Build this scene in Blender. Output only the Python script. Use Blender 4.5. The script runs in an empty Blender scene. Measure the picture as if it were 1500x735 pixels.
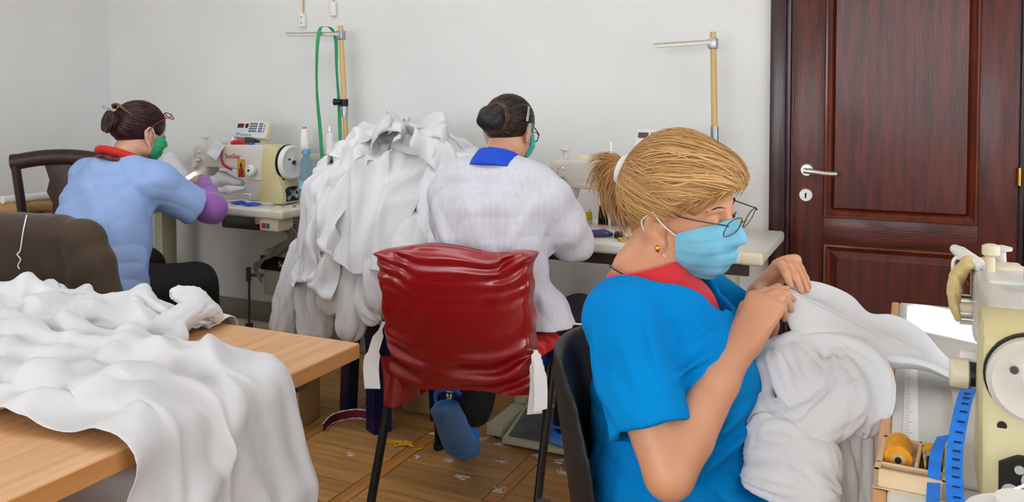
import bpy, bmesh, math, random
import numpy as np
from mathutils import Vector, Matrix, Euler

# ------------------------------------------------------------------ camera, world, light
SC = bpy.context.scene
COL = SC.collection
rad = math.radians
cam_d = bpy.data.cameras.new('camera')
cam_d.sensor_width = 36.0
cam_d.lens = 1260.0 / 1500.0 * 36.0
cam_d.shift_y = -0.1223
cam_d.clip_start = 0.05
cam = bpy.data.objects.new('camera', cam_d)
COL.objects.link(cam)
cam.location = (0, 0, 1.32)
cam.rotation_euler = (rad(88), 0, rad(25))
SC.camera = cam

SC.view_settings.view_transform = 'Standard'
SC.view_settings.look = 'None'
SC.view_settings.gamma = 1.0
SC.view_settings.use_curve_mapping = False
SC.view_settings.exposure = 0.0

world = bpy.data.worlds.new('world')
SC.world = world
world.use_nodes = True
_bg = world.node_tree.nodes['Background']
_bg.inputs[0].default_value = (0.93, 0.97, 1.0, 1)
_bg.inputs[1].default_value = 1.0


def area_light(name, loc, rot, sx, sy, power, col=(1, 1, 1)):
    d = bpy.data.lights.new(name, 'AREA')
    d.shape = 'RECTANGLE'
    d.size, d.size_y, d.energy, d.color = sx, sy, power, col
    o = bpy.data.objects.new(name, d)
    o.location, o.rotation_euler = loc, rot
    COL.objects.link(o)
    return o


# area lights for daylight from unseen right and rear windows; added ceiling fill
area_light('window_light_right', (2.02, 1.5, 1.62), (0, rad(90), 0), 1.5, 2.6, 49, (0.92, 0.965, 1.0))
area_light('window_light_rear', (-1.2, -3.9, 1.7), (rad(90), 0, 0), 4.4, 1.7, 158, (0.90, 0.96, 1.0))
area_light('ceiling_fill_light', (-2.2, 2.0, 2.68), (0, 0, 0), 2.2, 1.4, 22, (0.92, 0.965, 1.0))  # soft fill added below the ceiling, no lamp fitting there
_sd = bpy.data.lights.new('sun', 'SUN')
_sd.energy, _sd.angle, _sd.color = 26.0, rad(0.6), (1.0, 0.96, 0.9)
sun = bpy.data.objects.new('sun', _sd)
COL.objects.link(sun)
SUN_DIR = Vector((-0.80, 0.42, -0.43)).normalized()
sun.rotation_euler = SUN_DIR.to_track_quat('-Z', 'Y').to_euler()


# ------------------------------------------------------------------ materials
def lin(h):
    h = h.lstrip('#')
    out = []
    for i in (0, 2, 4):
        c = int(h[i:i + 2], 16) / 255.0
        out.append(c / 12.92 if c <= 0.04045 else ((c + 0.055) / 1.055) ** 2.4)
    return (out[0], out[1], out[2], 1.0)


M = {}


def pbr(name, col, col2=None, scale=8.0, rough=0.5, metal=0.0, bump=0.0, bscale=60.0, stretch=(1, 1, 1), spec=0.5,
        sheen=0.0, trans=0.0, coat=0.0, rand=0.0, detail=4.0, attr=None, alpha=1.0, sss=0.0, wave=None, emit=None, ior=1.45,
        clo=0.35, chi=0.65):
    m = bpy.data.materials.new(name)
    m.use_nodes = True
    nt = m.node_tree
    N, L = nt.nodes, nt.links
    b = N['Principled BSDF']
    b.inputs['Base Color'].default_value = lin(col)
    b.inputs['Roughness'].default_value = rough
    b.inputs['Metallic'].default_value = metal
    b.inputs['Specular IOR Level'].default_value = spec
    b.inputs['IOR'].default_value = ior
    if sheen:
        b.inputs['Sheen Weight'].default_value = sheen
        b.inputs['Sheen Roughness'].default_value = 0.4
    if trans:
        b.inputs['Transmission Weight'].default_value = trans
    if coat:
        b.inputs['Coat Weight'].default_value = coat
        b.inputs['Coat Roughness'].default_value = 0.15
    if alpha < 1:
        b.inputs['Alpha'].default_value = alpha
    if sss:
        b.inputs['Subsurface Weight'].default_value = sss
        b.inputs['Subsurface Radius'].default_value = (0.012, 0.005, 0.003)
        b.inputs['Subsurface Scale'].default_value = 1.0
    if emit:
        b.inputs['Emission Color'].default_value = lin(col)
        b.inputs['Emission Strength'].default_value = emit
    tc = N.new('ShaderNodeTexCoord')
    mp = N.new('ShaderNodeMapping')
    mp.inputs['Scale'].default_value = stretch
    L.new(tc.outputs['Object'], mp.inputs['Vector'])
    src = None
    if attr:
        at = N.new('ShaderNodeAttribute')
        at.attribute_name = attr
        mx = N.new('ShaderNodeMix')
        mx.data_type = 'RGBA'
        mx.inputs['A'].default_value = lin(col)
        mx.inputs['B'].default_value = lin(col2)
        L.new(at.outputs['Fac'], mx.inputs['Factor'])
        src = mx.outputs['Result']
    elif col2:
        if wave:
            nz = N.new('ShaderNodeTexWave')
            nz.inputs['Scale'].default_value = scale
            nz.inputs['Distortion'].default_value = wave
            nz.inputs['Detail'].default_value = detail
            nz.inputs['Detail Scale'].default_value = 1.5
            fac = nz.outputs['Fac']
        else:
            nz = N.new('ShaderNodeTexNoise')
            nz.inputs['Scale'].default_value = scale
            nz.inputs['Detail'].default_value = detail
            fac = nz.outputs['Fac']
        L.new(mp.outputs['Vector'], nz.inputs['Vector'])
        rp = N.new('ShaderNodeValToRGB')
        rp.color_ramp.elements[0].position = clo
        rp.color_ramp.elements[1].position = chi
        rp.color_ramp.elements[0].color = lin(col)
        rp.color_ramp.elements[1].color = lin(col2)
        L.new(fac, rp.inputs['Fac'])
        src = rp.outputs['Color']
    if rand:
        oi = N.new('ShaderNodeObjectInfo')
        hs = N.new('ShaderNodeHueSaturation')
        mr = N.new('ShaderNodeMapRange')
        mr.inputs['To Min'].default_value = 1 - rand
        mr.inputs['To Max'].default_value = 1 + rand
        L.new(oi.outputs['Random'], mr.inputs['Value'])
        L.new(mr.outputs['Result'], hs.inputs['Value'])
        if src:
            L.new(src, hs.inputs['Color'])
        else:
            hs.inputs['Color'].default_value = lin(col)
        src = hs.outputs['Color']
    if src:
        L.new(src, b.inputs['Base Color'])
    if bump:
        n2 = N.new('ShaderNodeTexNoise')
        n2.inputs['Scale'].default_value = bscale
        n2.inputs['Detail'].default_value = 3
        L.new(mp.outputs['Vector'], n2.inputs['Vector'])
        bp = N.new('ShaderNodeBump')
        bp.inputs['Strength'].default_value = bump
        bp.inputs['Distance'].default_value = 0.01
        L.new(n2.outputs['Fac'], bp.inputs['Height'])
        L.new(bp.outputs['Normal'], b.inputs['Normal'])
    M[name] = m
    return m


pbr('wall_paint', '#d9d9d8', '#dfdfde', 2.0, 0.6, bump=0.05, bscale=90)
pbr('ceiling_paint', '#efeeea', rough=0.8)
pbr('parquet', '#9c6b35', '#bf9058', 2.6, 0.34, bump=0.06, bscale=14, stretch=(1.2, 12, 12), rand=0.2, detail=3, clo=0.25, chi=0.75)
pbr('parquet_strip', '#9a5f28', '#bd8446', 2.6, 0.34, bump=0.06, bscale=14, stretch=(1.2, 12, 12), rand=0.15, detail=3, clo=0.25, chi=0.75)
pbr('floor_gap', '#1c1008', rough=0.9)
pbr('baseboard_paint', '#7e8270', '#8b8f7c', 6, 0.6)
pbr('door_wood', '#380b05', '#5e1a0d', 5.0, 0.36, bump=0.22, bscale=26, stretch=(7, 7, 0.7), detail=7, coat=0.12)
pbr('door_wood_cross', '#380b05', '#58180c', 5.0, 0.36, bump=0.2, bscale=26, stretch=(0.7, 7, 7), detail=7, coat=0.2)
pbr('door_mould', '#4d1b0b', '#6d2b12', 6.0, 0.28, stretch=(3, 3, 0.6), coat=0.4)
pbr('door_frame', '#2b0b10', '#38131a', 6.0, 0.33, stretch=(5, 5, 0.5), bump=0.1, bscale=20, coat=0.2)
pbr('satin_steel', '#c9c7c2', rough=0.32, metal=0.9)
pbr('chrome', '#d9d9d9', rough=0.15, metal=1.0)
pbr('brass', '#c9a24a', rough=0.3, metal=1.0)
pbr('dark', '#0b0b0c', rough=0.5)
pbr('beech', '#ca9360', '#dcab7b', 4.0, 0.42, bump=0.03, bscale=30, stretch=(9, 0.55, 9), detail=5)
pbr('beech_edge', '#b97f45', '#c98f57', 5.0, 0.45, stretch=(8, 0.6, 8))
pbr('white_cloth', '#d2d2d6', '#dadadd', 6, 0.9, bump=0.10, bscale=420)
pbr('grey_cloth', '#cfcecf', '#d8d7d7', 7, 0.9, bump=0.12, bscale=380)
pbr('laminate', '#d2d0c6', '#d9d7ce', 3, 0.38)
pbr('laminate_light', '#cfd0ca', '#d6d7d1', 3, 0.3)
pbr('beige_plastic', '#d8cdb0', '#ddd3b8', 3, 0.4)
pbr('olive_beige', '#c9bd8b', '#cfc394', 3, 0.36)
pbr('machine_paint', '#cfc8bf', '#d4cdc5', 3, 0.34)
pbr('machine_light', '#d9d3cb', rough=0.35)
pbr('white_plastic', '#e4e2dd', rough=0.35)
pbr('steel_dark', '#55544f', rough=0.35, metal=0.8)
pbr('panel_face', '#cdd0d2', rough=0.4)
pbr('button_dark', '#3a4048', rough=0.4)
pbr('button_blue', '#7f96bd', rough=0.4)
pbr('display_red', '#4a1416', rough=0.2)
pbr('red_print', '#c62a25', rough=0.5)
pbr('red_felt', '#c8152a', '#b01022', 40, 0.9, sheen=0.3)
pbr('green_button', '#147a63', rough=0.4)
pbr('red_button', '#b5222c', rough=0.4)
pbr('blue_plastic', '#1750c8', rough=0.3)
pbr('stool_blue', '#05083a', '#070b45', 4, 0.35)
pbr('clog_blue', '#1f6fd6', '#2b7be0', 9, 0.5)
pbr('clog_sole', '#4a74b4', '#5b84bb', 20, 0.7, bump=0.2, bscale=40)
pbr('paper', '#e9e9ea', rough=0.8)
pbr('ruled_paper', '#c9ccd2', '#e6e7ea', 14, 0.8)
pbr('kraft', '#a9824f', '#b8905c', 8, 0.8)
pbr('cardboard', '#a88458', '#b38f62', 5, 0.85, stretch=(1, 1, 6))
pbr('thread_white', '#eceae8', rough=0.8, bump=0.2, bscale=300)
pbr('thread_black', '#151517', rough=0.8)
pbr('thread_orange', '#e2930f', '#f0a81c', 60, 0.7)
pbr('thread_yellow', '#d8c21c', rough=0.7)
pbr('lilac', '#b87bc0', rough=0.5)
pbr('pole_wood', '#c8a66a', '#d6b67c', 5, 0.5, stretch=(6, 6, 0.8))
pbr('stand_metal', '#c9c8bd', rough=0.45, metal=0.2)
pbr('galvanised', '#a5a9ab', rough=0.35, metal=0.8)
pbr('green_tape', '#1f8a55', '#279a62', 120, 0.5)
pbr('blue_tape', '#0f6fd2', '#1b7ddf', 60, 0.45)
pbr('tape_mark', '#0b2447', rough=0.5)
pbr('bottle_blue', '#bfe3f4', rough=0.08, trans=0.85, ior=1.25)
pbr('bottle_cap', '#6fa3cf', rough=0.4)
pbr('bottle_label', '#4b8fd0', '#a9cbe6', 18, 0.4)
pbr('bottle_azure', '#1c86d8', rough=0.25, trans=0.3)
pbr('purple_plastic', '#3a2a63', rough=0.2, coat=0.5)
pbr('dark_wood', '#2a1a14', '#3a2319', 5, 0.45, stretch=(4, 4, 1), bump=0.08, bscale=20)
pbr('brown_corduroy', '#382b21', '#423428', 4, 0.95, sheen=0.15, bump=0.1, bscale=200)
pbr('black_metal', '#131313', rough=0.42, metal=0.3)
pbr('black_plastic', '#161617', rough=0.5, bump=0.05, bscale=300)
pbr('blue_seat', '#1f3f9c', rough=0.8, bump=0.1, bscale=200)
pbr('grey_seat', '#7b8796', rough=0.5)
pbr('red_satin', '#8c000e', '#960012', 3, 0.29, spec=0.9, coat=0.2, bump=0.03, bscale=30)
pbr('red_cushion', '#b8181f', '#d43a36', 34, 0.7, clo=0.48, chi=0.52)
pbr('pedal_beige', '#b9b399', '#c4bea5', 6, 0.5)
pbr('pedal_rubber', '#5a5c5e', '#66686a', 14, 0.7, bump=0.2, bscale=120)
pbr('motor_beige', '#b7b3a2', rough=0.5)
pbr('cable_grey', '#8f8b80', rough=0.5)
pbr('maroon_ribbon', '#6d1830', rough=0.7)
pbr('yellow_net', '#d9a812', rough=0.7)
pbr('skin', '#c78c6b', '#d39a78', 9, 0.45, sss=0.12, bump=0.04, bscale=160)
pbr('skin_pale', '#cf9b80', '#dba98e', 9, 0.48, sss=0.1)
pbr('scrub_blue', '#007cc8', '#0085d0', 4, 0.9, spec=0.12, bump=0.06, bscale=500)
pbr('scrub_light', '#8ba6d8', '#93addd', 4, 0.9, bump=0.06, bscale=500)
pbr('coat_white', '#c6c5d0', '#cfced8', 90, 0.85, stretch=(1, 1, 0.02), bump=0.04, bscale=400)
pbr('collar_blue', '#1546c4', rough=0.8)
pbr('red_knit', '#c8202a', '#d32a33', 8, 0.8, sheen=0.2)
pbr('purple_knit', '#8d58a8', '#9a66b4', 9, 0.85, sheen=0.3)
pbr('black_trousers', '#0f0f12', '#17171b', 6, 0.8)
pbr('mask_blue', '#6db4d0', '#7abfd9', 30, 0.8)
pbr('mask_green', '#2fa76c', '#38b277', 30, 0.8)
pbr('mask_teal', '#3fb3ab', rough=0.8)
pbr('hair_blond', '#8f5f2c', '#d6aa70', attr='tint', rough=0.38, spec=0.4, bump=0.1, bscale=120)
pbr('hair_dark', '#150d0a', '#3a2519', attr='tint', rough=0.36, spec=0.5)
pbr('hair_auburn', '#1c0b0b', '#43191a', attr='tint', rough=0.36, spec=0.5)
pbr('hair_bun', '#0a0809', '#1a1416', 40, 0.5)
pbr('hairnet', '#2c150d', '#54301c', 60, 0.6)
pbr('tortoise', '#3a1a08', '#7a4a12', 30, 0.2, coat=0.5)
pbr('red_frame', '#7d141c', rough=0.25)
pbr('gold', '#d9a441', rough=0.2, metal=1.0)
pbr('lens_glass', '#eef4f6', rough=0.02, trans=1.0, ior=1.02, alpha=0.35)
pbr('scarf_red', '#c81d16', '#d02a1c', 20, 0.7)
pbr('scarf_dark', '#1d1620', '#8a3a1c', 60, 0.7)
pbr('chamois', '#d9c48e', '#c9ae74', 14, 0.9, bump=0.2, bscale=60)
pbr('pine_box', '#d8bb93', '#e2c8a3', 6, 0.6, stretch=(1, 8, 8))
pbr('icon_gold', '#c9a12a', '#b08a1c', 30, 0.4)
pbr('icon_red', '#8f1d1f', rough=0.5)
pbr('icon_dark', '#3c2318', rough=0.6)
pbr('led_light', '#ffffff', rough=0.3, emit=2.0)
pbr('ceiling_fill', '#fffaf0', rough=0.5, emit=2.0)
pbr('window_frame', '#eeeeec', rough=0.4)

# ------------------------------------------------------------------ mesh helpers


class MB:
    """collects vertices and faces of ONE mesh"""

    def __init__(s):
        s.v, s.f, s.n = [], [], 0

    def add(s, V, F):
        s.v.extend([tuple(map(float, p)) for p in V])
        s.f.extend([tuple(i + s.n for i in q) for q in F])
        s.n += len(V)
        return s

    def bm(s, b, mtx=None):
        if mtx is not None:
            b.transform(mtx)
        b.verts.index_update()
        s.add([v.co[:] for v in b.verts], [[v.index for v in f.verts] for f in b.faces])
        b.free()
        return s

    def box(s, c, d, rot=(0, 0, 0), bev=0.0, seg=2):
        b = bmesh.new()
        bmesh.ops.create_cube(b, size=1.0)
        bmesh.ops.scale(b, vec=Vector(d), verts=b.verts)
        if bev > 0:
            bmesh.ops.bevel(b, geom=list(b.edges), offset=bev, segments=seg, profile=0.5, affect='EDGES')
        return s.bm(b, Matrix.Translation(Vector(c)) @ Euler(rot).to_matrix().to_4x4())

    def bx(s, x0, x1, y0, y1, z0, z1, bev=0.0, seg=2):
        return s.box(((x0 + x1) / 2, (y0 + y1) / 2, (z0 + z1) / 2), (abs(x1 - x0), abs(y1 - y0), abs(z1 - z0)), bev=bev, seg=seg)

    def cyl(s, a, b, r, r2=None, n=20, cap=True):
        return s.tube([a, b], [r, r if r2 is None else r2], n, cap)

    def tube(s, pts, r, n=8, cap=True, flat=None, up=(0, 0, 1), closed=False):
        """sweep; r scalar/list; flat = ratio of second radius"""
        P = [Vector(p) for p in pts]
        k = len(P)
        rs = list(r) if hasattr(r, '__len__') else [r] * k
        V, F = [], []
        u = Vector(up)
        for i, p in enumerate(P):
            if closed:
                t = (P[(i + 1) % k] - P[i - 1])
            else:
                t = (P[min(i + 1, k - 1)] - P[max(i - 1, 0)])
            if t.length < 1e-9:
                t = Vector((0, 0, 1))
            t.normalize()
            u = u - t * u.dot(t)
            if u.length < 1e-4:
                u = t.orthogonal()
            u.normalize()
            w = t.cross(u)
            fl = 1.0 if flat is None else flat
            for j in range(n):
                a = 2 * math.pi * j / n
                V.append(p + u * (math.cos(a) * rs[i] * fl) + w * (math.sin(a) * rs[i]))
        for i in range(k if closed else k - 1):
            for j in range(n):
                a, b = i * n + j, i * n + (j + 1) % n
                c, d = ((i + 1) % k) * n + (j + 1) % n, ((i + 1) % k) * n + j
                F.append((a, b, c, d))
        if cap and not closed:
            F.append(tuple(range(n - 1, -1, -1)))
            F.append(tuple(range((k - 1) * n, k * n)))
        return s.add(V, F)

    def lathe(s, prof, c=(0, 0, 0), axis='z', n=28):
        V, F = [], []
        for (r, h) in prof:
            for j in range(n):
                a = 2 * math.pi * j / n
                x, y = r * math.cos(a), r * math.sin(a)
                p = {'z': (x, y, h), 'x': (h, x, y), 'y': (y, h, x)}[axis]
                V.append((p[0] + c[0], p[1] + c[1], p[2] + c[2]))
        for i in range(len(prof) - 1):
            for j in range(n):
                F.append((i * n + j, i * n + (j + 1) % n, (i + 1) * n + (j + 1) % n, (i + 1) * n + j))
        F.append(tuple(range(n - 1, -1, -1)))
        F.append(tuple(range((len(prof) - 1) * n, len(prof) * n)))
        return s.add(V, F)

    def prism(s, poly, h0, h1, plane='xz', bev=0.0, mtx=None):
        """polygon in a plane, extruded along the third axis from h0 to h1"""
        b = bmesh.new()

        def put(p, h):
            return {'xz': (p[0], h, p[1]), 'xy': (p[0], p[1], h), 'yz': (h, p[0], p[1])}[plane]
        lo = [b.verts.new(put(p, h0)) for p in poly]
        hi = [b.verts.new(put(p, h1)) for p in poly]
        k = len(poly)
        b.faces.new(lo)
        b.faces.new(hi[::-1])
        for i in range(k):
            b.faces.new((lo[i], hi[i], hi[(i + 1) % k], lo[(i + 1) % k]))
        bmesh.ops.recalc_face_normals(b, faces=list(b.faces))
        if bev > 0:
            es = [e for e in b.edges if e.calc_face_angle(0) > 0.6]
            bmesh.ops.bevel(b, geom=es, offset=bev, segments=2, profile=0.5, affect='EDGES')
        return s.bm(b, mtx)

    def ball(s, c, r, n=14, m=9, rot=None):
        rr = (r, r, r) if not hasattr(r, '__len__') else r
        V, F = [], []
        mt = Euler(rot).to_matrix() if rot else None
        for i in range(m + 1):
            t = math.pi * i / m
            for j in range(n):
                a = 2 * math.pi * j / n
                p = Vector((rr[0] * math.sin(t) * math.cos(a), rr[1] * math.sin(t) * math.sin(a), rr[2] * math.cos(t)))
                if mt:
                    p = mt @ p
                V.append(p + Vector(c))
        for i in range(m):
            for j in range(n):
                F.append((i * n + j, (i + 1) * n + j, (i + 1) * n + (j + 1) % n, i * n + (j + 1) % n))
        return s.add(V, F)

    def grid(s, G, both=0.0):
        """G[nu][nv][3] surface; both = thickness of a solid sheet"""
        G = np.asarray(G, float)
        nu, nv = G.shape[:2]
        idx = np.arange(nu * nv).reshape(nu, nv)
        q = np.stack([idx[:-1, :-1], idx[1:, :-1], idx[1:, 1:], idx[:-1, 1:]], -1).reshape(-1, 4)
        if both <= 0:
            return s.add(G.reshape(-1, 3), q.tolist())
        gu = np.gradient(G, axis=0)
        gv = np.gradient(G, axis=1)
        nr = np.cross(gu, gv)
        nr /= np.linalg.norm(nr, axis=-1, keepdims=True) + 1e-9
        A = (G + nr * both / 2).reshape(-1, 3)
        B = (G - nr * both / 2).reshape(-1, 3)
        k = nu * nv
        rim = list(idx[0, :]) + list(idx[1:, -1]) + list(idx[-1, -2::-1]) + list(idx[-2:0:-1, 0])
        F = q.tolist() + (q[:, ::-1] + k).tolist()
        for i in range(len(rim)):
            a, b = int(rim[i]), int(rim[(i + 1) % len(rim)])
            F.append((b, a, a + k, b + k))
        return s.add(np.concatenate([A, B]), F)

    def build(s, name, mat, parent=None, smooth=35, world=False, kind=None, label=None, sub=0):
        return obj(name, s.v, s.f, mat, parent, smooth, world, kind, label, sub)


def obj(name, V, F, mat, parent=None, smooth=35, world=False, kind=None, label=None, sub=0):
    me = bpy.data.meshes.new(name)
    if isinstance(V, np.ndarray):
        V = V.astype(float)
        if world and parent is not None:
            V = V - np.array(root_loc(parent))
        me.vertices.add(len(V))
        me.vertices.foreach_set('co', V.ravel())
        F = np.asarray(F, dtype=np.int32)
        k = F.shape[1]
        me.loops.add(F.size)
        me.loops.foreach_set('vertex_index', F.ravel())
        me.polygons.add(len(F))
        me.polygons.foreach_set('loop_start', np.arange(0, F.size, k, dtype=np.int32))
        me.update(calc_edges=True)
        me.validate()
    else:
        if world and parent is not None:
            o = root_loc(parent)
            V = [(p[0] - o[0], p[1] - o[1], p[2] - o[2]) for p in V]
        me.from_pydata([tuple(p) for p in V], [], F)
        me.update()
    me.materials.append(M[mat] if isinstance(mat, str) else mat)
    if smooth:
        me.shade_smooth()
        if smooth < 180:
            me.set_sharp_from_angle(angle=rad(smooth))
    o = bpy.data.objects.new(name, me)
    COL.objects.link(o)
    if parent is not None:
        o.parent = parent
    if kind:
        o['kind'] = kind
    if label:
        o['label'] = label
    if sub:
        md = o.modifiers.new('subdivision', 'SUBSURF')
        md.levels = md.render_levels = sub
    return o


def root_loc(p):
    t = Vector((0, 0, 0))
    while p is not None:
        t = t + Vector(p.location)
        p = p.parent
    return t


def thing(name, label, cat, loc=(0, 0, 0), rz=0.0, group=None, kind=None):
    o = bpy.data.objects.new(name, None)
    o.empty_display_size = 0.05
    COL.objects.link(o)
    o.location = loc
    o.rotation_euler = (0, 0, rz)
    tag(o, label, cat, group, kind)
    return o


def tag(o, label=None, cat=None, group=None, kind=None):
    if label:
        o['label'] = label
    if cat:
        o['category'] = cat
    if group:
        o['group'] = group
    if kind:
        o['kind'] = kind
    return o


def copy_tree(o, parent=None):
    c = o.copy()
    COL.objects.link(c)
    c.parent = parent
    for ch in list(o.children):
        copy_tree(ch, c)
    return c


def text_mesh(txt, size, depth=0.0008):
    cu = bpy.data.curves.new('t', 'FONT')
    cu.body, cu.size, cu.extrude = txt, size, depth
    cu.align_x, cu.align_y = 'CENTER', 'CENTER'
    cu.resolution_u = 3
    t = bpy.data.objects.new('t', cu)
    COL.objects.link(t)
    dg = bpy.context.evaluated_depsgraph_get()
    me = t.evaluated_get(dg).to_mesh()
    V = [v.co.copy() for v in me.vertices]
    F = [tuple(p.vertices) for p in me.polygons]
    t.evaluated_get(dg).to_mesh_clear()
    bpy.data.objects.remove(t)
    return V, F


def lettering(name, txt, size, loc, rot, mat, parent, bold=0.0):
    V, F = text_mesh(txt, size)
    mt = Matrix.Translation(Vector(loc)) @ Euler(rot).to_matrix().to_4x4()
    return obj(name, [mt @ p for p in V], F, mat, parent, 0)


def bez(pts, n=24):
    """Catmull-Rom through points"""
    P = np.array(pts, float)
    k = len(P)
    out = []
    for i in range(k - 1):
        p0, p1, p2, p3 = P[max(i - 1, 0)], P[i], P[i + 1], P[min(i + 2, k - 1)]
        m = max(2, int(n / (k - 1)))
        for j in range(m):
            t = j / m
            out.append(0.5 * ((2 * p1) + (-p0 + p2) * t + (2 * p0 - 5 * p1 + 4 * p2 - p3) * t * t + (-p0 + 3 * p1 - 3 * p2 + p3) * t ** 3))
    out.append(P[-1])
    return np.array(out)


def ribbon(pts, width_dir, w, th=0.0012):
    """flat strip solid along points; width_dir vector or list"""
    P = np.array(pts, float)
    W = np.array(width_dir, float)
    if W.ndim == 1:
        W = np.repeat(W[None], len(P), 0)
    W = W / np.linalg.norm(W, axis=1, keepdims=True)
    ws = np.interp(np.linspace(0, 1, len(P)), np.linspace(0, 1, np.size(w)), np.ravel(np.asarray(w, float))) if np.size(w) > 1 else np.full(len(P), float(w))
    G = np.stack([P - W * ws[:, None] / 2, P + W * ws[:, None] / 2], 1)
    return MB().grid(G, th)


# ------------------------------------------------------------------ signed distance bodies (people, clothes)
A3 = lambda *p: np.array(p, dtype=np.float32)


def frame(fwd, upv):
    """columns: x = fwd, y = left, z = up"""
    f = np.array(fwd, float); f /= np.linalg.norm(f)
    u = np.array(upv, float); u -= f * u.dot(f); u /= np.linalg.norm(u)
    return np.stack([f, np.cross(u, f), u], 1)


class SDF:
    def __init__(s):
        s.ops = []

    def _add(s, fn, c, r, k, sub):
        s.ops.append((fn, np.array(c, np.float32), np.array(r, np.float32), k, sub))
        return s

    def cone(s, a, b, r1, r2=None, k=0.02, sub=False, flat=None, fax=None, cut=(0, 0)):
        """round cone; flat = squash factor along axis fax; cut=(1,1): flat ends"""
        a, b = A3(*a), A3(*b)
        r2 = r1 if r2 is None else r2
        ba = b - a
        L2 = float(ba.dot(ba)) + 1e-9
        ln = math.sqrt(L2)
        if flat:
            fx = A3(*fax)
            fx = fx / np.linalg.norm(fx)

        def fn(p):
            q = p - a
            h = (q @ ba) / L2
            hc = np.clip(h, 0, 1)
            v = q - hc[:, None] * ba
            if flat:
                dt = v @ fx
                v = v + (dt * (1 / flat - 1))[:, None] * fx
                d = (np.sqrt((v * v).sum(1)) - (r1 + (r2 - r1) * hc)) * min(1, flat)
            else:
                d = np.sqrt((v * v).sum(1)) - (r1 + (r2 - r1) * hc)
            if cut[0]:
                d = np.maximum(d, -h * ln)
            if cut[1]:
                d = np.maximum(d, (h - 1) * ln)
            return d
        R = max(r1, r2) * max(1, flat or 1)
        return s._add(fn, (a + b) / 2, np.abs(ba) / 2 + R, k, sub)

    def chain(s, pts, rs, k=0.02, sub=False, **kw):
        for i in range(len(pts) - 1):
            s.cone(pts[i], pts[i + 1], rs[i], rs[i + 1], k, sub, **kw)
        return s

    def ell(s, c, r, k=0.02, sub=False, R=None):
        c, r = A3(*c), A3(*r)
        Rm = None if R is None else np.array(R, np.float32)

        def fn(p):
            q = p - c
            if Rm is not None:
                q = q @ Rm
            a = q / r
            k0 = np.sqrt((a * a).sum(1))
            b = q / (r * r)
            k1 = np.sqrt((b * b).sum(1)) + 1e-9
            return k0 * (k0 - 1) / k1
        return s._add(fn, c, r if Rm is None else np.full(3, float(r.max())), k, sub)

    def loft(s, pts, rads, uax, k=0.02, sub=False, cut=(0, 0)):
        """elliptic sections along a polyline: radius rads[i][0] along uax, rads[i][1] across"""
        P = [A3(*p) for p in pts]
        u0 = A3(*uax)

        def fn(p):
            best = None
            n = len(P) - 1
            for i in range(n):
                ba = P[i + 1] - P[i]
                L2 = float(ba.dot(ba))
                ln = math.sqrt(L2)
                t = ba / ln
                u = u0 - t * u0.dot(t)
                u = u / np.linalg.norm(u)
                w = np.cross(t, u)
                q = p - P[i]
                h = (q @ ba) / L2
                hc = np.clip(h, 0, 1)
                ru = rads[i][0] + (rads[i + 1][0] - rads[i][0]) * hc
                rv = rads[i][1] + (rads[i + 1][1] - rads[i][1]) * hc
                x, y, z = (q @ u) / ru, (q @ w) / rv, (h - hc) * ln / np.minimum(ru, rv)
                d = (np.sqrt(x * x + y * y + z * z) - 1) * np.minimum(ru, rv)
                if cut[0] and i == 0:
                    d = np.maximum(d, -h * ln)
                if cut[1] and i == n - 1:
                    d = np.maximum(d, (h - 1) * ln)
                best = d if best is None else np.minimum(best, d)
            return best
        lo = np.min([q - max(r) for q, r in zip(P, rads)], 0)
        hi = np.max([q + max(r) for q, r in zip(P, rads)], 0)
        return s._add(fn, (lo + hi) / 2, (hi - lo) / 2, k, sub)

    def sleeve(s, pts, rads, fax, flat=.6, k=.008, folds=7, amp=.006, twist=4.0, seed=0):
        """soft tube of cloth with folds running along it"""
        rg_ = np.random.default_rng(seed)
        ph = rg_.uniform(0, 6.28, 4)
        P = [A3(*p) for p in pts]
        cum = np.concatenate([[0], np.cumsum([np.linalg.norm(P[i + 1] - P[i]) for i in range(len(P) - 1)])])
        tot = float(cum[-1])
        f0 = A3(*fax)

        def fn(p):
            best = np.full(len(p), 9, np.float32)
            for i in range(len(P) - 1):
                ba = P[i + 1] - P[i]
                ln = float(np.linalg.norm(ba))
                t = ba / ln
                u = f0 - t * f0.dot(t)
                u = u / np.linalg.norm(u)
                w = np.cross(t, u)
                q = p - P[i]
                h = (q @ t) / ln
                hc = np.clip(h, 0, 1)
                a, b, c = (q @ u) / flat, q @ w, (h - hc) * ln
                r = rads[i] + (rads[i + 1] - rads[i]) * hc
                H_ = cum[i] + hc * ln
                th = np.arctan2(b, a)
                e = np.abs(np.sin(th * folds / 2 + twist * H_ * 4 + ph[0] + .9 * np.sin(H_ * 21 + ph[1]) + .6 * np.sin(2 * th + ph[2])))
                e2 = np.abs(np.sin(th * (folds // 2) - twist * H_ * 3 + ph[3] + .8 * np.sin(H_ * 15 + ph[2])))
                d = (np.sqrt(a * a + b * b + c * c) - r) * flat - amp * (e ** .36 - .6) - amp * .7 * (e2 ** .36 - .6)
                best = np.minimum(best, d)
            return best
        R = max(rads) + amp * 2
        lo, hi = np.min(P, 0) - R, np.max(P, 0) + R
        return s._add(fn, (lo + hi) / 2, (hi - lo) / 2, k, False)

    def boxp(s, c, h, R=None, rnd=0.01, k=0.01, sub=False):
        c, h = A3(*c), A3(*h)
        Rm = None if R is None else np.array(R, np.float32)

        def fn(p):
            q = p - c
            if Rm is not None:
                q = q @ Rm
            q = np.abs(q) - (h - rnd)
            return np.sqrt((np.maximum(q, 0) ** 2).sum(1)) + np.minimum(q.max(1), 0) - rnd
        return s._add(fn, c, h if Rm is None else np.full(3, float(np.linalg.norm(h))), k, sub)

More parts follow.
